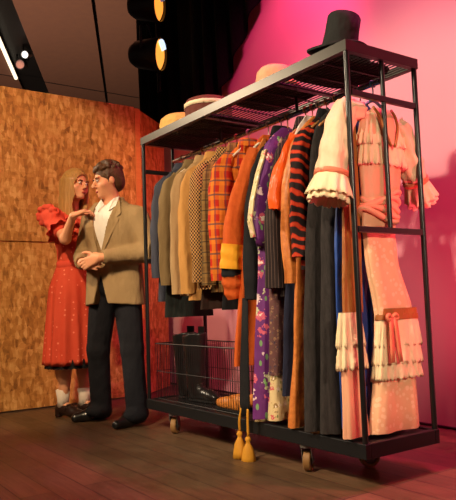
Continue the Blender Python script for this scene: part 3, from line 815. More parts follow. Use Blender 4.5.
for s in (-1, 1):
    y0 = YC+s*.15
    obj('sleeve', sleeve_bm([(x, y0-s*.05, 1.58), (x-.004, y0+s*.01, 1.45), (x-.010, y0+s*.062, 1.2), (x-.012, y0+s*.066, .86)], [.036, .042, .04, .03], .55, seed=15, amp=.005), M['brocade'], g, smooth=True, sharp=60)
hanger('white hanger holding the long brocade robe', x, 'white_hanger')
x = -.372
g = jacket('red and black striped jacket beside the brocade robe', x, .92, .98, 'tiger', t=.022, seed=16, lap='black_cloth', r0=.052, r1=.05, dx=.002, hw=.185, hl='wooden hanger holding the red and black striped jacket')

# two long charcoal gowns
for lb, x, sd, hm in (('long charcoal crepe gown beside the striped jacket', -.312, 17, 'wooden hanger holding the left charcoal gown'), ('long charcoal crepe gown under the pink lace sleeve', -.225, 18, 'wooden hanger holding the right charcoal gown')):
    g, o = garment('evening_gown', lb, 'gown', x, 'charcoal', shoulders(x, .17, .024)+[(1.35, x, YC, .026, .175, .004, 5), (1.0, x, YC-.008, .032, .205, .008, 5), (.6, x, YC-.012, .036, .225, .012, 5), (.20, x+.008, YC-.015, .042, .240, .015, 5)], G, seed=sd)
    for s in (-1, 1):
        bm = bmesh.new(); tube(bm, curve_pts([(x, YC+s*.055, 1.688), (x+.028, YC+s*.06, 1.65), (x+.034, YC+s*.10, 1.56)], 4), .007, 6); obj('shoulder_strap', bm, M['charcoal'], g, smooth=True)
    hanger(hm, x, 'wood_hanger')
x = -.15
g, o = garment('satin_gown', 'royal blue satin gown squeezed in behind the pink dress', 'gown', x, 'blue', shoulders(x, .165, .014)+[(1.35, x, YC-.04, .012, .13, .003, 5), (1.0, x, YC-.09, .012, .12, .004, 5), (.70, x, YC-.11, .012, .11, .004, 5), (.23, x, YC-.11, .012, .11, .005, 5)], G, seed=19)
hanger('dark wire hanger holding the blue gown', x, 'wire')

# golden brown dress with peach tiers, seen either side of the near post
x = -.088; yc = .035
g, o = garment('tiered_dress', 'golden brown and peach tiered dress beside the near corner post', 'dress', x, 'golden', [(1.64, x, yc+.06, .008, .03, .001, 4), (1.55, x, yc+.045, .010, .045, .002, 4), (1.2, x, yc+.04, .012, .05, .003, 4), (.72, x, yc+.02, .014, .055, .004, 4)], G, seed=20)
def ruffle(name, root, m, x, yc, zt, zb, hx0, hy0, hx1, hy1, waves=11, seed=0, amp=.012, scal=.008):
    bm = bmesh.new(); n = 110; rings = []
    for i in range(9):
        t = i/8; z = zt+(zb-zt)*t; a = amp*t**.8
        ring = []
        for k in range(n):
            th = 2*PI*k/n; c, s = math.cos(th), math.sin(th)
            f = a*math.sin(waves*th+seed+.5*math.sin(2*th)); e = .75
            px = math.copysign(abs(c)**e, c); py = math.copysign(abs(s)**e, s)
            ring.append(Vector((x+(hx0+(hx1-hx0)*t)*px+f*c, yc+(hy0+(hy1-hy0)*t)*py+f*s, z+scal*t*math.sin(waves*2*th+seed))))
        rings.append(ring)
    c = sum(rings[-1], Vector())/n
    rings.append([c+(p-c)*.94 for p in rings[-1]]); rings.append([c+(p-c)*.93+Vector((0, 0, .05)) for p in rings[-2]])
    loft(bm, rings); return obj(name, bm, M[m], root, smooth=True)
ruffle('tier', g, 'cream', x, yc-.0, .72, .575, .016, .062, .020, .078, 9, 1, .008)
ruffle('tier', g, 'cream', x, yc-.0, .61, .485, .017, .07, .022, .085, 9, 2.2, .008)
obj('underskirt', cloth([(.50, x, yc-.0, .014, .06, .003, 4), (.35, x, yc-.0, .016, .058, .004, 4), (.20, x, yc+.005, .018, .068, .005, 4)], seed=21), M['peach'], g, smooth=True, sharp=70)

# the pink lace dress facing the end of the rack
x = -.072; yb = .275
g = thing('lace_dress', 'peach and cream lace dress with tiered skirt facing the rack end', 'dress', (x, yb, .19), G)
obj('skirt', cloth([(1.10, x, .225, .020, .10, .002, 5), (.95, x, .235, .022, .10, .004, 5), (.70, x, .30, .026, .120, .005, 5), (.45, x, .285, .026, .128, .007, 5), (.20, x+.0, .270, .030, .148, .009, 5)], seed=3, n=72), M['jacquard'], g, smooth=True, sharp=70)
obj('bodice', cloth([(1.625, x, yb, .008, .06, 0, 4), (1.60, x, yb, .018, .125, .002, 4), (1.50, x, yb, .030, .14, .004, 4), (1.33, x, yb-.02, .034, .12, .006, 4), (1.2, x, .245, .030, .105, .005, 4), (1.09, x, .226, .022, .102, .002, 4)], seed=5), M['peach'], g, smooth=True, sharp=70)
for k in range(5):        # gathered sash, five soft folds
    z = 1.225-.022*k
    bm = bmesh.new(); tube(bm, [(x+(.035+.004*math.sin(k*2+a))*math.cos(a), .250-.006*k+.115*math.sin(a), z+.016*math.sin(a*2+k)-.03*math.sin(a)*(k-2)*.3) for a in [2*PI*i/40 for i in range(41)]], .0125, 8)
    obj('sash_fold', bm, M['peach'], g, smooth=True)
# gathered lace collar in two tiers round the shoulders, open in a V at the front
ruffle('lace_collar', g, 'cream', x, yb, 1.605, 1.455, .018, .100, .040, .158, 17, 1, .008, .006)
ruffle('lace_collar', g, 'cream', x, yb-.006, 1.50, 1.365, .036, .128, .044, .150, 17, 2.5, .008, .006)
bm = bmesh.new()
rr = [[Vector((x+xx, yb+yy*sg, z)) for xx, sg in ((0, -1), (.016, -.9), (.016, .9), (0, 1))] for z, yy, xx_ in ((1.632, .052, .0), (1.56, .046, 0), (1.50, .034, 0), (1.44, .014, 0)) for xx in (0,)] if False else [[Vector((x+dx-.012, yb-yy, z)), Vector((x+dx+.004, yb-yy*.8, z)), Vector((x+dx+.004, yb+yy*.8, z)), Vector((x+dx-.012, yb+yy, z))] for z, yy, dx in ((1.630, .056, .012), (1.58, .050, .038), (1.52, .038, .052), (1.455, .012, .058))]
loft(bm, rr, True, True); obj('neck_panel', bm, M['peach'], g)
for s in (-1, 1):
    bm = bmesh.new(); tube(bm, curve_pts([(x+.014, yb+s*.060, 1.632), (x+.044, yb+s*.054, 1.58), (x+.058, yb+s*.042, 1.52), (x+.064, yb+s*.012, 1.445)], 4), .0065, 8); obj('neck_shade_strip', bm, M['golden'], g, smooth=True)  # brown strips standing in for the shadow along the neck V
# sleeves: full puff, ribbon, lace frill
def puff_sleeve(root, path, rr, frill, frl=.13, seed=0):
    sl = obj('sleeve', sleeve_bm(path, rr, .9, n=36, seed=seed, amp=.005, waves=6), M['cream_peach'], root, smooth=True)
    a = Vector(path[-1]); d = (a-Vector(path[-2])).normalized(); u, w = frame(d)
    for lay, (k0, k1) in enumerate(((1.0, 1.0), (.93, 1.28))):
        bm = bmesh.new(); n = 120; rings = []
        for i in range(9):
            t = i/8; r = rr[-1]*.95*k0+(frill*k0-rr[-1]*.95)*t**.8; am = .009*t
            rings.append([a+d*(frl*k1*.78*t+.008*t*abs(math.sin(11*2*PI*k/n)))+(u*math.cos(2*PI*k/n)+w*math.sin(2*PI*k/n))*(r+am*math.sin(11*2*PI*k/n+seed+lay)) for k in range(n)])
        c = sum(rings[-1], Vector())/n; rings.append([c+(p-c)*.95 for p in rings[-1]]); rings.append([a+d*.02+(p-a)*.92 for p in rings[0]])
        loft(bm, rings); obj('lace_frill', bm, M['cream'], sl, smooth=True)
    bm = bmesh.new(); rings = []
    for q, e in ((-.016, .002), (-.013, .008), (.006, .008), (.009, .002)):
        rings.append([a+d*q+(u*math.cos(2*PI*k/24)+w*math.sin(2*PI*k/24))*(rr[-1]*.97+e) for k in range(24)])
    loft(bm, rings+[rings[0]]); obj('ribbon_band', bm, M['salmon'], sl, smooth=True)
    return sl
puff_sleeve(g, [(x-.0, yb-.115, 1.60), (x-.01, .07, 1.60), (x-.010, .02, 1.51), (x-.012, -.015, 1.40), (x-.014, -.035, 1.305)], [.035, .058, .066, .070, .070], .096, .115, 0)
puff_sleeve(g, [(x-.01, yb+.115, 1.595), (x-.0, yb+.15, 1.53), (x+.0, yb+.17, 1.44), (x-.0, yb+.20, 1.37), (x-.01, yb+.235, 1.32)], [.035, .05, .06, .062, .055], .075, .115, 4)
ruffle('tier', g, 'cream', x, .312, .685, .565, .036, .128, .040, .146, 19, 1, .006)
ruffle('tier', g, 'cream', x, .305, .60, .49, .038, .134, .043, .152, 19, 2, .006)
ruffle('tier', g, 'cream', x, .297, .515, .425, .039, .136, .044, .154, 19, 3, .006)
ruffle('ribbon_band', g, 'golden', x, .312, .703, .680, .038, .130, .040, .132, 5, 3, .002, 0)
bm = bmesh.new()
c = Vector((x+.044, .222, .69))
for s in (-1, 1):
    lp = [c+Vector((.004, 0, 0)), c+Vector((.008, s*.022, .014)), c+Vector((.008, s*.034, .002)), c+Vector((.008, s*.022, -.010)), c+Vector((.004, 0, 0))]
    tube(bm, curve_pts(lp, 4), .009, 6)
    rr = [[c+Vector((.010+.01*t+dx, s*(.012+.014*t)+dy, -.19*t)) for dx, dy in ((0, -.012), (.004, -.012), (.004, .012), (0, .012))] for t in (0, .25, .5, .75, 1)]
    loft(bm, rr, True, True)
obj('ribbon_bow', bm, M['salmon'], g, smooth=True)
hanger('teal hanger holding the lace dress', x-.0, 'teal_hanger', wide=.11, zb=1.665)

# ------------------------------------------------------------------ black sash with gold tassels over the base edge
sx = -.80
g = thing('tasselled_sash', 'black sash with two gold tassels hanging in front of the base', 'sash', (sx, -.02, .0))
bm = bmesh.new()
rings = []
for z, w, y in ((.80, .022, .0), (.6, .03, -.012), (.42, .040, -.022), (.28, .040, -.028), (.215, .034, -.03)):
    rings.append([Vector((sx+.018+w*math.cos(2*PI*k/14), y+.009*math.sin(2*PI*k/14), z)) for k in range(14)])
loft(bm, rings, True, True); obj('sash', bm, M['black_cloth'], g, smooth=True)
for dx, zt in ((-.026, .135), (.044, .118)):
    px, py = sx+dx, -.032
    bm = bmesh.new(); tube(bm, curve_pts([(sx+.016+dx*.75, -.032, .25), (px+.006, -.036, .19), (px, py, zt)], 5), .0065, 7); o = obj('cord', bm, M['gold'], g, smooth=True)
    bm = bmesh.new(); n = 36; rings = []
    for i, (dz, r) in enumerate(((0, .004), (-.006, .013), (-.018, .016), (-.028, .010), (-.034, .012), (-.06, .025), (-.10, .033), (-.134, .038), (-.137, .02))):
        rings.append([Vector((px+r*(1+.08*(k % 2)*(i > 4))*math.cos(2*PI*k/n), py-.002+r*.9*(1+.08*(k % 2)*(i > 4))*math.sin(2*PI*k/n), zt+dz)) for k in range(n)])
    loft(bm, rings, True, True); obj('tassel', bm, M['gold'], g, smooth=True)

# ------------------------------------------------------------------ wire basket, boots and shoes on the base
bx0, bx1, by0, by1, bz0, bz1 = -1.835, -.92, .05, .40, ZT+.001, .535
g = thing('wire_basket', 'black wire basket standing on the left of the rack base', 'basket', ((bx0+bx1)/2, (by0+by1)/2, ZT))
def wall(name, a, b, nw):
    bm = bmesh.new(); a, b = Vector(a), Vector(b)
    for i in range(nw+1):
        p = a+(b-a)*i/nw; tube(bm, [(p.x, p.y, bz0+.003), (p.x, p.y, bz1)], .0016, 5)
    for z in (bz0+.003, (bz0+bz1)/2): tube(bm, [(a.x, a.y, z), (b.x, b.y, z)], .002, 5)
    obj(name, bm, M['wire'], g)
wall('front_grid', (bx0, by0, 0), (bx1, by0, 0), 40); wall('back_grid', (bx0, by1, 0), (bx1, by1, 0), 40)
wall('end_grid', (bx0, by0+.01, 0), (bx0, by1-.01, 0), 14); wall('end_grid', (bx1, by0+.01, 0), (bx1, by1-.01, 0), 14)
bm = bmesh.new(); tube(bm, [(bx0, by0, bz1), (bx1, by0, bz1), (bx1, by1, bz1), (bx0, by1, bz1), (bx0, by0, bz1)], .004, 7); obj('rim', bm, M['wire'], g)

def boot(label, x, y, h, rz, seed):
    d = Sdf((-.16, -.09, -.005), (.24, .09, h+.06), .006)
    d.cap((-.01, 0, .09), (-.012, 0, h), .058, .088, 0, .8)
    d.cap((.0, 0, .045), (.0, 0, .16), .043, .048, .03, .85)
    d.cap((.0, 0, .042), (.13, 0, .036), .044, .038, .03, .9); d.ell((.15, 0, .03), (.055, .038, .032), .02)
    d.cap((-.02, 0, .03), (-.02, 0, .05), .036, .036, .01)
    d.sub_ell((-.014, 0, h+.02), (.072, .055, .11))
    d.cut(lambda X, Y, Z: np.maximum(Z-h-.01*np.sin(X*30), .012-Z))
    me = d.mesh('boot')
    t = thing('boot', label, 'boot', (x, y, ZT), 'tall black boots in the basket', rz)
    o = link('boot_upper', me, M['leather'], None, True, local=True); o.parent = t
    bm = bmesh.new()
    out = [(-.05, -.03), (-.06, 0), (-.05, .03), (0, .034), (.06, .036), (.12, .04), (.18, .034), (.205, 0), (.18, -.034), (.12, -.04), (.06, -.036), (0, -.034)]
    quad_prism(bm, out, .001, .0125); o = obj('sole', bm, M['rubber'], None, local=True); o.parent = t
    bm = bmesh.new(); box(bm, -.03, .03, .0, .008, h-.03, h+.045) ; o = obj('pull_tab', bm, M['leather'], None, local=True); o.parent = t; o.location = (-.01, .055, 0)
    bm = bmesh.new()
    for i in range(5):
        z = .10+.028*i; tube(bm, [(.045-.004*i, -.03, z), (.058-.004*i, 0, z+.012), (.045-.004*i, .03, z)], .003, 5)
    o = obj('laces', bm, M['chrome'], None, local=True); o.parent = t
boot('tall black leather boot at the left, toe pointing right', -1.735, .215, .405, .22, 1)
boot('tall black leather boot nearer the front with toe by the tan shoes', -1.565, .185, .405, .12, 2)
def shoe(name, label, loc, rz, m, group=None, top=True, z0=0, sole='rubber'):
    d = Sdf((-.09, -.06, -.005), (.24, .06, .13), .0055)
    d.cap((0, 0, .04), (.10, 0, .035), .042, .038, 0, .85); d.ell((.15, 0, .032), (.07, .04, .032), .03); d.ell((-.01, 0, .05), (.05, .036, .05), .02)
    d.sub_ell((.01, 0, .10), (.062, .026, .05))
    d.cut(lambda X, Y, Z: .010-Z)
    t = thing(name, label, 'shoe', loc, group, rz)
    o = link('upper', d.mesh('shoe'), M[m], None, True, local=True); o.parent = t
    bm = bmesh.new(); quad_prism(bm, [(-.055, -.03), (-.065, 0), (-.055, .03), (0, .036), (.08, .036), (.15, .042), (.20, .032), (.222, 0), (.20, -.032), (.15, -.042), (.08, -.036), (0, -.036)], .001, .0105)
    o = obj('sole', bm, M[sole], None, local=True); o.parent = t
    return t
shoe('leather_shoe', 'tan leather shoe lying in front with its toe to the left', (-1.03, .115, ZT), PI-.06, 'shoe_tan', 'tan leather shoes on the base')
shoe('leather_shoe', 'tan leather shoe behind the other, half hidden by the orange gown', (-1.06, .235, ZT), PI+.08, 'shoe_tan', 'tan leather shoes on the base')

# ------------------------------------------------------------------ hats and cloths on the top shelf
ZS = H-.0325
def hat(name, label, c, crown, brim, m, band=None, tilt=(0, 0, 0), n=40, curl=.02, sx=1.0, bz=(.008, .03), group='hats on the top shelf'):
    t = thing(name, label, 'hat', c, group); t.rotation_euler = tilt
    bm = bmesh.new(); rings = []
    r0 = crown[0][0]
    prof = [(brim, curl), (brim*.98, curl*.55), (brim*.85, .006), (r0*1.1, .001), (r0*1.02, .006)]+list(crown)
    for r, z in prof:
        rings.append([Vector((r*sx*math.cos(2*PI*k/n), r*math.sin(2*PI*k/n), z+(curl*.9*math.cos(2*2*PI*k/n) if r > r0*1.3 else 0)*((r-r0)/(brim-r0)))) for k in range(n)])
    loft(bm, rings, False, True)
    o = obj('crown', bm, M[m], None, smooth=True, local=True, sharp=50); o.parent = t
    s = o.modifiers.new('felt', 'SOLIDIFY'); s.thickness = .004; s.offset = 1
    if band:
        bm = bmesh.new(); rings = []
        for z, e in ((bz[0], .0045), (bz[0], .009), (bz[1], .009), (bz[1], .0045)):
            rr = r0*1.0+e; rings.append([Vector((rr*sx*math.cos(2*PI*k/n), rr*math.sin(2*PI*k/n), z)) for k in range(n)])
        loft(bm, rings+[rings[0]]); o = obj('hat_band', bm, M[band], None, smooth=True, local=True); o.parent = t
    return t
hat('top_hat', 'tall black top hat at the near end of the top shelf', (-.205, .16, ZS+.046), [(.084, .012), (.080, .05), (.075, .12), (.074, .190), (.070, .198), (.03, .20)], .150, 'felt_black', 'ribbon_black', (math.radians(-9), math.radians(6.5), 0), curl=.022)
hat('felt_hat', 'pale peach felt hat at the middle of the top shelf', (-.70, .19, ZS+.018), [(.095, .012), (.10, .08), (.095, .115), (.075, .138), (.04, .15), (.01, .152)], .14, 'felt_pink', 'ribbon_black')
hat('felt_hat', 'brown felt hat with a cream band left of the peach hat', (-1.36, .20, ZS+.018), [(.14, .012), (.142, .09), (.145, .120), (.130, .145), (.10, .156), (.05, .150), (.02, .148)], .158, 'felt_brown', 'cream', curl=.02, bz=(.098, .124))
hat('straw_hat', 'golden straw hat at the far left of the top shelf', (-1.67, .20, ZS+.018), [(.14, .012), (.146, .07), (.138, .105), (.115, .125), (.06, .138), (.02, .142)], .155, 'straw', 'robe_band', curl=.015)
def folded(name, label, x, y, hx, hy, h, m, seed):
    bm = bmesh.new(); rings = []
    for z, s in ((0, .97), (.006, 1), (h*.45, 1.0), (h*.5, .985), (h*.55, 1.0), (h-.006, 1), (h, .95)):
        rings.append([Vector((x+s*hx*math.copysign(abs(math.cos(t))**.35, math.cos(t))+.008*math.sin(3*t+seed), y+s*hy*math.copysign(abs(math.sin(t))**.35, math.sin(t)), ZS+.0015+z)) for t in [2*PI*k/48 for k in range(48)]])
    loft(bm, rings, True, True); tag(obj(name, bm, M[m], smooth=True, sharp=50), label, 'cloth', 'folded cloths on the mesh shelf')
folded('folded_cloth', 'folded black cloth lying on the mesh shelf under the top hat', -.27, .235, .17, .20, .016, 'black_cloth', 1)
folded('folded_cloth', 'folded black cloth lying on the mesh shelf under the peach hat', -.72, .20, .20, .165, .016, 'black_cloth', 2)
folded('folded_cloth', 'folded dark brown cloth lying on the mesh shelf under the brown hat', -1.34, .24, .22, .20, .016, 'brown_dark', 3)
folded('folded_cloth', 'folded black cloth lying at the far left of the mesh shelf', -1.72, .24, .14, .20, .016, 'black_cloth', 4)

# ------------------------------------------------------------------ the couple
def rotm(yaw=0, pitch=0, roll=0):
    """local head axes; yaw>0 turns the face to the person's right (local +x)"""
    return Matrix.Rotation(-yaw, 3, 'Z') @ Matrix.Rotation(pitch, 3, 'X') @ Matrix.Rotation(roll, 3, 'Y')

def add_head(d, hc, R, s=1.0, female=False):
    Rn = np.array([list(r) for r in R])
    P = lambda x, y, z: np.array(hc)+Rn @ (np.array([x, y, z])*s)
    d.ell(P(0, -.012, .022), (.074*s, .094*s, .094*s), .012, Rn)
    d.ell(P(0, .020, -.045), (.060*s, .068*s, .072*s), .02, Rn)
    d.ell(P(0, .068, -.095), (.024*s, .022*s, .020*s), .02, Rn)
    for e in (-1, 1):
        d.ell(P(e*.045, .045, -.030), (.026*s, .030*s, .030*s), .015, Rn)       # cheek
        d.ell(P(e*.030, .076, .024), (.026*s, .014*s, .009*s), .010, Rn)        # brow ridge
        d.sub_ell(P(e*.031, .092, .004), (.017*s, .013*s, .010*s), Rn, .008)    # eye socket
        d.ell(P(e*.074, -.008, -.012), (.010*s, .019*s, .030*s), .006, Rn)      # ear
    d.cap(P(0, .086, .010), P(0, .110, -.028), .008*s, .0125*s, .008)
    for e in (-1, 1): d.ell(P(e*.010, .098, -.034), (.009*s, .010*s, .008*s), .006, Rn)
    d.ell(P(0, .086, -.061), (.022*s, .010*s, .006*s), .006, Rn); d.ell(P(0, .084, -.073), (.019*s, .010*s, .007*s), .006, Rn)
    return P

def face_parts(root, P, R, s, browm, lipm='lips'):
    def blob(name, c, r, m, parent):
        bm = bmesh.new(); bmesh.ops.create_uvsphere(bm, u_segments=12, v_segments=8, radius=1)
        for v in bm.verts: v.co = R @ Vector((v.co.x*r[0]*s, v.co.y*r[1]*s, v.co.z*r[2]*s)) + Vector(c)
        o = obj(name, bm, M[m], None, smooth=True, local=True); o.parent = parent; return o
    for e in (-1, 1):
        b = blob('eye', P(e*.031, .079, .004), (.0125, .010, .0085), 'eye_white', root)
        blob('iris', P(e*.031, .0872, .003), (.0055, .003, .0055), 'iris', b)
        blob('eyebrow', P(e*.032, .0885, .023), (.019, .005, .0035), browm, root)
    blob('lips', P(0, .0905, -.067), (.020, .0075, .0085), lipm, root)

def add_hand(d, wrist, direc, palm_n, side, curl=.5, s=1.0, k=.004):
    """palm plus five fingers; direc = towards the fingertips, palm_n = the way the palm faces, side = thumb side"""
    D = Vector(direc).normalized(); Nn = Vector(palm_n); Nn = (Nn-D*Nn.dot(D)).normalized(); T = D.cross(Nn)*1
    if T.dot(Vector(side)) < 0: T = -T
    w = Vector(wrist)
    for q in (-.026, -.009, .009, .026): d.cap(w+T*q*.6*s, w+D*.085*s+T*q*s, .016*s, .0125*s, .012)
    for q, ln in ((.030, .070), (.010, .080), (-.010, .074), (-.029, .058)):
        p = w+D*.085*s+T*q*s; dirn = D.copy()
        for i, f in enumerate((.45, .32, .23)):
            ang = curl*(.5+.55*i); dd = (D*math.cos(ang)+Nn*math.sin(ang)).normalized()
            e = p+dd*ln*f*s*1.1
            d.cap(p, e, (.0092-.0008*i)*s, (.0086-.0008*i)*s, k); p = e
    p = w+D*.028*s+T*.026*s
    for f, a in ((.038, .9), (.032, .55), (.026, .3)):
        e = p+(D*math.cos(a)+T*math.sin(a)+Nn*.45*curl).normalized()*f*s; d.cap(p, e, .0115*s, .0095*s, .006); p = e

def child(me_or_bm, name, m, parent, smooth=True, label=None):
    if isinstance(me_or_bm, bmesh.types.BMesh):
        o = obj(name, me_or_bm, M[m], None, smooth=smooth, local=True)
    else: o = link(name, me_or_bm, M[m], None, smooth, local=True)
    o.parent = parent
    if label: o['label'] = label
    return o

# ---- the man: turned a little to his right, head turned to the woman, hands folded before him
MR = math.atan2(-.497, -.867)
mr = [1.0]
HC = (.02, .035, 1.645)
HR = rotm(math.radians(38), math.radians(-10), math.radians(4))
d = Sdf((-.42, -.22, 0), (.42, .42, 1.80), .0065)
d.ell((0, 0, .93), (.150, .100, .12)); d.cap((0, 0, .98), (0, .0, 1.32), .135, .165, .04, .68); d.ell((0, .01, 1.31), (.18, .115, .16), .04)
d.cap((-.15, -.005, 1.39), (.15, -.005, 1.39), .050, .050, .05); d.cap((0, -.01, 1.40), (.012, .018, 1.57), .060, .054, .03)
P = add_head(d, HC, HR)
FT = {1: (.165, -.05), -1: (-.185, .05)}
for e in (1, -1):
    fx, fy = FT[e]
    d.cap((e*.09, 0, .90), (e*.125, .015, .49), .084, .060, .02); d.cap((e*.125, .015, .49), (fx, fy-.01, .09), .060, .040, .02)
    t_ = math.radians(38 if e == 1 else 12)
    d.cap((fx, fy-.03, .055), (fx+.13*math.sin(t_), fy-.03+.13*math.cos(t_), .036), .030, .022, .02)
SH = {1: (.190, -.01, 1.375), -1: (-.190, -.01, 1.375)}
EL = {1: (.275, -.02, 1.13), -1: (-.285, -.01, 1.13)}
WR = {1: (.105, .225, 1.075), -1: (-.055, .250, 1.10)}
for e in (1, -1):
    d.cap(SH[e], EL[e], .052, .042, .03); d.cap(EL[e], WR[e], .041, .028, .02)
add_hand(d, WR[1], (-.95, .25, -.12), (0, -1, -.2), (0, .2, 1), .55)
add_hand(d, WR[-1], (.9, .30, -.35), (0, -1, .1), (0, .2, 1), .75)
me = d.mesh('person', 2)
man = bpy.data.objects.new('person', me); C.objects.link(man); me.materials.append(M['skin'])
for p_ in me.polygons: p_.use_smooth = True
man.location = (-2.215, -.045, 0); man.rotation_euler = (0, 0, MR)
tag(man, 'dark haired person in a taupe jacket and black trousers, hands folded, beside the rack', 'person')
face_parts(man, P, HR, 1.0, 'brow')
# hair: short dark curls
d = Sdf((-.14, -.16, 1.50), (.18, .20, 1.82), .005)
Rn = np.array([list(r) for r in HR])
d.ell(P(0, -.022, .040), (.084, .100, .092), 0, Rn); d.ell(P(0, -.06, -.01), (.074, .062, .075), .02, Rn)
rnd = random.Random(4)
for i in range(130):
    a = rnd.uniform(0, 2*PI); b = rnd.uniform(.05, 1.25)
    d.ell(P(.086*math.sin(b)*math.cos(a), -.022+.102*math.sin(b)*math.sin(a), .045+.092*math.cos(b)), (.015, .015, .015), .004)
for i in range(11): d.ell(P(-.062+.0125*i, .066-.004*abs(i-5), .094+.006*(i % 2)), (.013, .016, .016), .004)
for e in (-1, 1): d.cap(P(e*.076, .012, .03), P(e*.075, .014, -.02), .010, .007, .008)
fc = P(0, .10, -.045)
d.sub_ell(P(0, .105, -.04), (.080, .085, .092), Rn, .006)
for e in (-1, 1): d.sub_ell(P(e*.082, -.002, -.02), (.014, .022, .034), Rn, .004)
child(d.mesh('hair', 1), 'hair', 'dark_hair', man)
# trousers
d = Sdf((-.34, -.22, 0), (.34, .24, 1.06), .007)
d.ell((0, 0, .95), (.180, .140, .13))
for e in (1, -1):
    fx, fy = FT[e]
    d.cap((e*.09, 0, .90), (e*.138, .015, .49), .102, .078, .02); d.cap((e*.138, .015, .49), (fx+e*.005, fy, .10), .076, .072, .02)
    d.ell((fx+e*.01, fy+.025, .07), (.076, .098, .052), .02)
d.cut(lambda X, Y, Z: np.maximum(Z-1.03, .030+.008*np.sin(X*40)-Z))
tr = child(d.mesh('trousers', 2), 'trousers', 'trouser', man)
bm = bmesh.new(); lathe(bm, [(.183, 1.0), (.187, 1.0), (.187, 1.035), (.183, 1.035)], (0, 0, 0), 32, 1, .7, False, False); child(bm, 'belt', 'leather', tr)
for e in (1, -1):
    fx, fy = FT[e]
    t = math.radians(38) if e == 1 else math.radians(12)
    dv = Vector((math.sin(t), math.cos(t), 0)); o0 = Vector((fx, fy-.04, 0))
    d = Sdf((fx-.26, fy-.26, -.01), (fx+.30, fy+.34, .16), .006)
    d.cap(o0+Vector((0, 0, .05)), o0+dv*.12+Vector((0, 0, .042)), .045, .042, 0); d.cap(o0+dv*.12+Vector((0, 0, .038)), o0+dv*.21+Vector((0, 0, .030)), .044, .030, .02)
    d.ell(o0+Vector((0, 0, .075)), (.045, .048, .05), .02)
    d.cut(lambda X, Y, Z: .004-Z)
    child(d.mesh('shoe', 1), 'shoe', 'leather', man)
# shirt
d = Sdf((-.26, -.2, .95), (.26, .24, 1.56), .007)
d.cap((0, 0, 1.0), (0, .0, 1.32), .150, .178, .04, .70); d.ell((0, .01, 1.31), (.188, .126, .17), .04); d.cap((-.13, -.005, 1.395), (.13, -.005, 1.395), .060, .060, .05); d.cap((0, -.008, 1.44), (.006, .008, 1.51), .067, .064, .02)
d.cut(lambda X, Y, Z: np.maximum(Z-1.505+.35*(Y-.0), .98-Z)); d.sub_ell((.008, .03, 1.52), (.050, .058, .06))
sh = child(d.mesh('shirt', 2), 'shirt', 'white_shirt', man)
for e in (1, -1):
    bm = bmesh.new()
    A = [(e*.012+.004, .085, 1.475), (e*.052, .070, 1.515), (e*.072, .035, 1.530), (e*.085, .095, 1.455), (e*.045, .122, 1.425)]
    f = [bm.verts.new(v) for v in A]; b = [bm.verts.new((v[0], v[1]-.008, v[2]-.004)) for v in A]
    bm.faces.new(f); bm.faces.new(b[::-1])
    for i in range(5): bm.faces.new((f[i], b[i], b[(i+1) % 5], f[(i+1) % 5]))
    child(bm, 'shirt_collar', 'white_shirt', sh, False)
# jacket
d = Sdf((-.42, -.24, .74), (.42, .36, 1.58), .007)
d.cap((0, .0, .74), (0, 0, 1.32), .222, .190, .03, .74); d.ell((0, .008, 1.31), (.205, .142, .175), .04)
d.cap((-.16, -.01, 1.385), (.16, -.01, 1.385), .070, .070, .06); d.cap((0, -.02, 1.43), (0, -.02, 1.45), .085, .080, .06)
d.cut(lambda X, Y, Z: np.where(Y > -.02, (np.where(Z > 1.13, .006+.088*np.clip((Z-1.13)/.34, 0, 1.2), np.where(Z < 1.00, .002+.055*(1.00-Z)/.2, .0))-np.abs(X-.012))*1.0, -1))
for e in (1, -1):
    d.cap(SH[e], EL[e], .080, .068, .03); d.cap(EL[e], Vector(EL[e]).lerp(Vector(WR[e]), .86), .066, .050, .03)
    # creases at the elbow
    d.ell(Vector(EL[e])+Vector((-e*.02, .045, .02)), (.05, .018, .014), .02)
cuffs = []
d.sub_ell((.0, .02, 1.53), (.078, .085, .085)); 
for e in (1, -1):
    c0 = Vector(EL[e]).lerp(Vector(WR[e]), .93); d.sub_ell(c0+(Vector(WR[e])-Vector(EL[e])).normalized()*.03, (.045, .045, .045))
d.cut(lambda X, Y, Z: .79+.012*np.cos(X*9)-Z)
jk = child(d.mesh('jacket', 2), 'jacket', 'man_jacket', man)
for e in (1, -1):
    bm = bmesh.new()
    prof = [(1.50, .070, .105, .050, .045), (1.46, .082, .125, .085, .075), (1.40, .080, .150, .118, .105), (1.375, .075, .125, .126, .118), (1.36, .072, .142, .130, .118), (1.26, .045, .095, .146, .140), (1.14, .010, .028, .150, .149)]
    rr = [[Vector((e*a+.012, ya+.006, z)), Vector((e*b+.012, yb_+.008, z)), Vector((e*b+.012, yb_+.001, z)), Vector((e*a+.012, ya-.002, z))] for z, a, b, ya, yb_ in prof]
    loft(bm, rr, True, True); child(bm, 'lapel', 'man_jacket', jk, False)
bm = bmesh.new()
rr = []
for z, g_ in ((1.47, .105), (1.515, .088), (1.53, .080), (1.50, .078)):
    rr.append([Vector((.006+g_*math.sin(a), -.008-g_*.75*math.cos(a), z)) for a in [-2.0+4.0*i/20 for i in range(21)]])
loft(bm, rr, closed=False); child(bm, 'collar', 'man_jacket', jk)
bm = bmesh.new(); tube(bm, [(.004, .138, 1.09), (.004, .152, 1.09)], .010, 12); child(bm, 'button', 'brown_dark', jk)

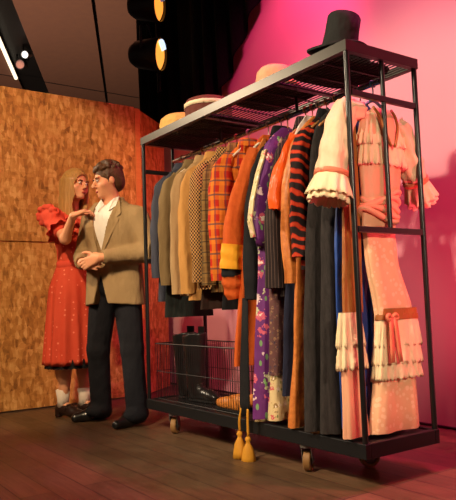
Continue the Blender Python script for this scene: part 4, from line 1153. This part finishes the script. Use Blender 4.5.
# ---- the woman: turned to the man, right hand on his chest
WRZ = math.radians(-66); WS = 1.05
wo = Vector((-2.69, -.16, 0))
rw = Matrix.Rotation(-WRZ, 3, 'Z'); rwf = Matrix.Rotation(WRZ, 3, 'Z')
def wl_(p): return (rw @ (Vector(p)-wo))/WS             # world -> her local frame
chest = Vector((-2.215, -.045, 0)) + Matrix.Rotation(MR, 3, 'Z') @ Vector((.085, .165, 1.42))
hw_ = wl_(chest)
HC2 = (.01, .055, 1.60); HR2 = rotm(math.radians(4), math.radians(0), math.radians(-5))
d = Sdf((-.32, -.26, 0), (.36, max(.5, hw_.y+.12), 1.76), .0065)
d.ell((0, 0, .94), (.125, .10, .12)); d.cap((0, .0, 1.0), (0, .01, 1.26), .098, .118, .04, .75); d.ell((0, .015, 1.26), (.14, .10, .13), .04)
for e in (-1, 1): d.ell((e*.065, .085, 1.24), (.055, .05, .055), .02)
d.cap((-.13, 0, 1.365), (.13, 0, 1.365), .042, .042, .05); d.cap((0, 0, 1.37), (.006, .03, 1.53), .046, .043, .03)
P2 = add_head(d, HC2, HR2, .93, True)
WF = {1: (.055, -.03), -1: (-.06, .06)}
for e in (1, -1):
    fx, fy = WF[e]
    d.cap((e*.065, 0, .90), (e*.065, .01, .48), .070, .050, .02); d.cap((e*.07, .01, .48), (fx, fy-.02, .11), .052, .033, .02); d.ell((fx, fy-.035, .33), (.042, .045, .10), .02)
    d.cap((fx, fy-.02, .075), (fx, fy+.12, .035), .032, .026, .02)
S1 = Vector((.175, .0, 1.35)); wr1 = hw_ + Vector((.055, -.085, -.02)); e1 = Vector((.235, .17, 1.20))
d.cap(S1, e1, .044, .036, .02); d.cap(e1, wr1, .036, .023, .02)
add_hand(d, wr1, (hw_-wr1)+Vector((0, 0, .02)), (-.6, .6, -.3), (-.2, .1, 1), 1.05, .92)
S2 = Vector((-.175, .0, 1.35)); e2 = Vector((-.20, -.05, 1.08)); w2 = Vector((-.19, .10, .90))
d.cap(S2, e2, .044, .036, .02); d.cap(e2, w2, .036, .023, .02); add_hand(d, w2, (.1, .4, -.9), (1, 0, 0), (0, 1, 0), .4, .92)
me = d.mesh('person', 2)
wom = bpy.data.objects.new('person', me); C.objects.link(wom); me.materials.append(M['skin_fair'])
for p_ in me.polygons: p_.use_smooth = True
wom.location = wo; wom.scale = (WS, WS, WS); wom.rotation_euler = (0, 0, WRZ)
tag(wom, 'blonde person in a red dotted dress with ruffled sleeves, touching the other\'s chest', 'person')
face_parts(wom, P2, HR2, .93, 'brow')
# long straight hair
d = Sdf((-.17, -.22, 1.18), (.19, .20, 1.76), .006)
Rn2 = np.array([list(r) for r in HR2])
d.ell(P2(0, -.020, .032), (.084, .104, .098), 0, Rn2)
for a in np.linspace(-2.45, 2.45, 15):
    x_, y_ = .082*math.sin(a), -.022-.088*math.cos(a)
    top = P2(x_, y_, .03); ln = -.30+.03*math.cos(a*5)
    d.cap(top, np.array([top[0]*1.12, top[1]-.02-.015*math.cos(a), 1.60+ln]), .024, .016, .012)
d.sub_ell(P2(0, .105, -.03), (.066, .085, .098), Rn2, .006)
d.sub_ell(P2(0, .09, -.16), (.062, .085, .10), None, .006)
child(d.mesh('hair', 1), 'hair', 'blonde', wom)
# dress: bodice surface plus pleated skirt
d = Sdf((-.24, -.2, .98), (.24, .22, 1.45), .006)
d.cap((0, .0, 1.0), (0, .01, 1.26), .112, .132, .04, .77); d.ell((0, .015, 1.26), (.152, .112, .13), .04)
for e in (-1, 1): d.ell((e*.065, .088, 1.24), (.062, .057, .06), .02)
d.cap((-.13, 0, 1.365), (.13, 0, 1.365), .050, .050, .05)
d.sub_ell((0, .05, 1.43), (.095, .10, .075)); d.cut(lambda X, Y, Z: np.maximum(Z-1.405, 1.0-Z))
dr = child(d.mesh('dress', 2), 'dress', 'red_dress', wom)
bm = bmesh.new(); rings = []
n = 144
for i in range(22):
    t = i/21; z = 1.04+(.36-1.04)*t; r = .112+.045*min(1, t/.25)**.8+.058*t; a = .012*t
    rings.append([Vector(((r+a*math.sin(14*th)+.4*a*math.sin(5*th))*math.cos(th)*1.0, (r*.88+a*math.sin(14*th+.6))*math.sin(th), z)) for th in [2*PI*k/n for k in range(n)]])
rings.append([p*1.0-Vector((p.x*.03, p.y*.03, -.004)) for p in rings[-1]]); rings.append([Vector((p.x*.96, p.y*.96, p.z+.05)) for p in rings[-2]])
loft(bm, rings); child(bm, 'skirt', 'red_dress', dr)
bm = bmesh.new(); rings = []
for i in range(5):
    t = i/4; z = .40-.062*t; r = .196+.010*t
    rings.append([Vector(((r+.004*math.sin(17*th))*math.cos(th), (r*.88+.004*math.sin(17*th))*math.sin(th), z+.002*math.sin(40*th)*t)) for th in [2*PI*k/n for k in range(n)]])
loft(bm, rings); child(bm, 'petticoat', 'black_cloth', dr)
bm = bmesh.new(); lathe(bm, [(.114, 1.015), (.121, 1.02), (.121, 1.062), (.115, 1.066)], (0, .002, 0), 40, 1, .82, False, False); child(bm, 'waistband', 'red_ruffle', dr)
def strip_ruffle(path, w, out, amp, waves, name, m):
    bm = bmesh.new(); pts = curve_pts(path, 10); rings = []
    for i, p in enumerate(pts):
        t = i/(len(pts)-1); row = []
        o_ = Vector(out(t)).normalized()
        for j in range(7):
            q = j/6; row.append(p+o_*w*q+Vector((0, 0, -.25*w*q*q))+o_.cross(Vector((0, 0, 1)))*0+Vector((0, 0, amp*math.sin(waves*2*PI*t)*(.2+q))))
        rings.append(row)
    loft(bm, rings, closed=False); loft(bm, [[q-Vector((0, 0, .005)) for q in r] for r in rings], closed=False)
    return child(bm, name, m, dr)
strip_ruffle([(.15, -.02, 1.405), (.12, .06, 1.385), (.06, .125, 1.335), (0, .14, 1.325), (-.06, .125, 1.335), (-.12, .06, 1.385), (-.15, -.02, 1.405)], .05, lambda t: (math.cos(PI*t), math.sin(PI*t)+.15, -.5), .011, 11, 'neck_ruffle', 'red_ruffle')
for e in (1, -1):
    d = Sdf((min(e*.05, e*.34), -.15, 1.18), (max(e*.05, e*.34), .22, 1.50), .006)
    sp = S1 if e == 1 else S2; el = e1 if e == 1 else e2
    d.ell(sp+Vector((e*.012, 0, .012)), (.075, .080, .070), 0)
    q = sp.lerp(el, .5); d.cap(sp, q, .070, .066, .03)
    rnd = random.Random(5+e)
    for i in range(26):
        a = rnd.uniform(0, 2*PI); d.ell(sp+Vector((e*(.02+.05*rnd.random()), .07*math.cos(a), .02+.06*math.sin(a))), (.024, .026, .020), .008)
    child(d.mesh('sleeve', 1), 'sleeve', 'red_ruffle', dr)
    bm = bmesh.new(); dd = (el-sp).normalized(); u, w = frame(dd); rings = []
    for i in range(6):
        t = i/5; rr_ = .058+.036*t
        rings.append([q+dd*(.055*t-.015)+(u*math.cos(2*PI*k/72)+w*math.sin(2*PI*k/72))*(rr_+.010*t*math.sin(9*2*PI*k/72)) for k in range(72)])
    rings.append([q+dd*.038+(p-q-dd*.04)*.95 for p in rings[-1]])
    loft(bm, rings); child(bm, 'sleeve_ruffle', 'red_ruffle', dr)
for e in (1, -1):
    fx, fy = WF[e]
    bm = bmesh.new(); tube(bm, [(fx, fy-.025, .07), (fx, fy-.02, .12), (fx, fy-.022, .185), (fx, fy-.022, .19)], [.041, .041, .049, .040], 18); child(bm, 'sock', 'sock', wom)
    d = Sdf((fx-.07, fy-.12, -.01), (fx+.07, fy+.22, .14), .0055)
    d.cap((fx, fy-.035, .06), (fx, fy+.06, .045), .042, .040, 0); d.ell((fx, fy+.11, .032), (.038, .065, .03), .03); d.cap((fx, fy-.06, .012), (fx, fy-.05, .06), .030, .036, .01)
    d.sub_ell((fx, fy+.0, .115), (.030, .05, .045)); d.cut(lambda X, Y, Z: .003-Z)
    so = child(d.mesh('shoe', 1), 'shoe', 'shoe_brown', wom)
    bm = bmesh.new(); tube(bm, [(fx-.043, fy+.035, .055), (fx-.025, fy+.04, .088), (fx+.025, fy+.04, .088), (fx+.043, fy+.035, .055)], .006, 6); child(bm, 'strap', 'shoe_brown', so)

setup_view()
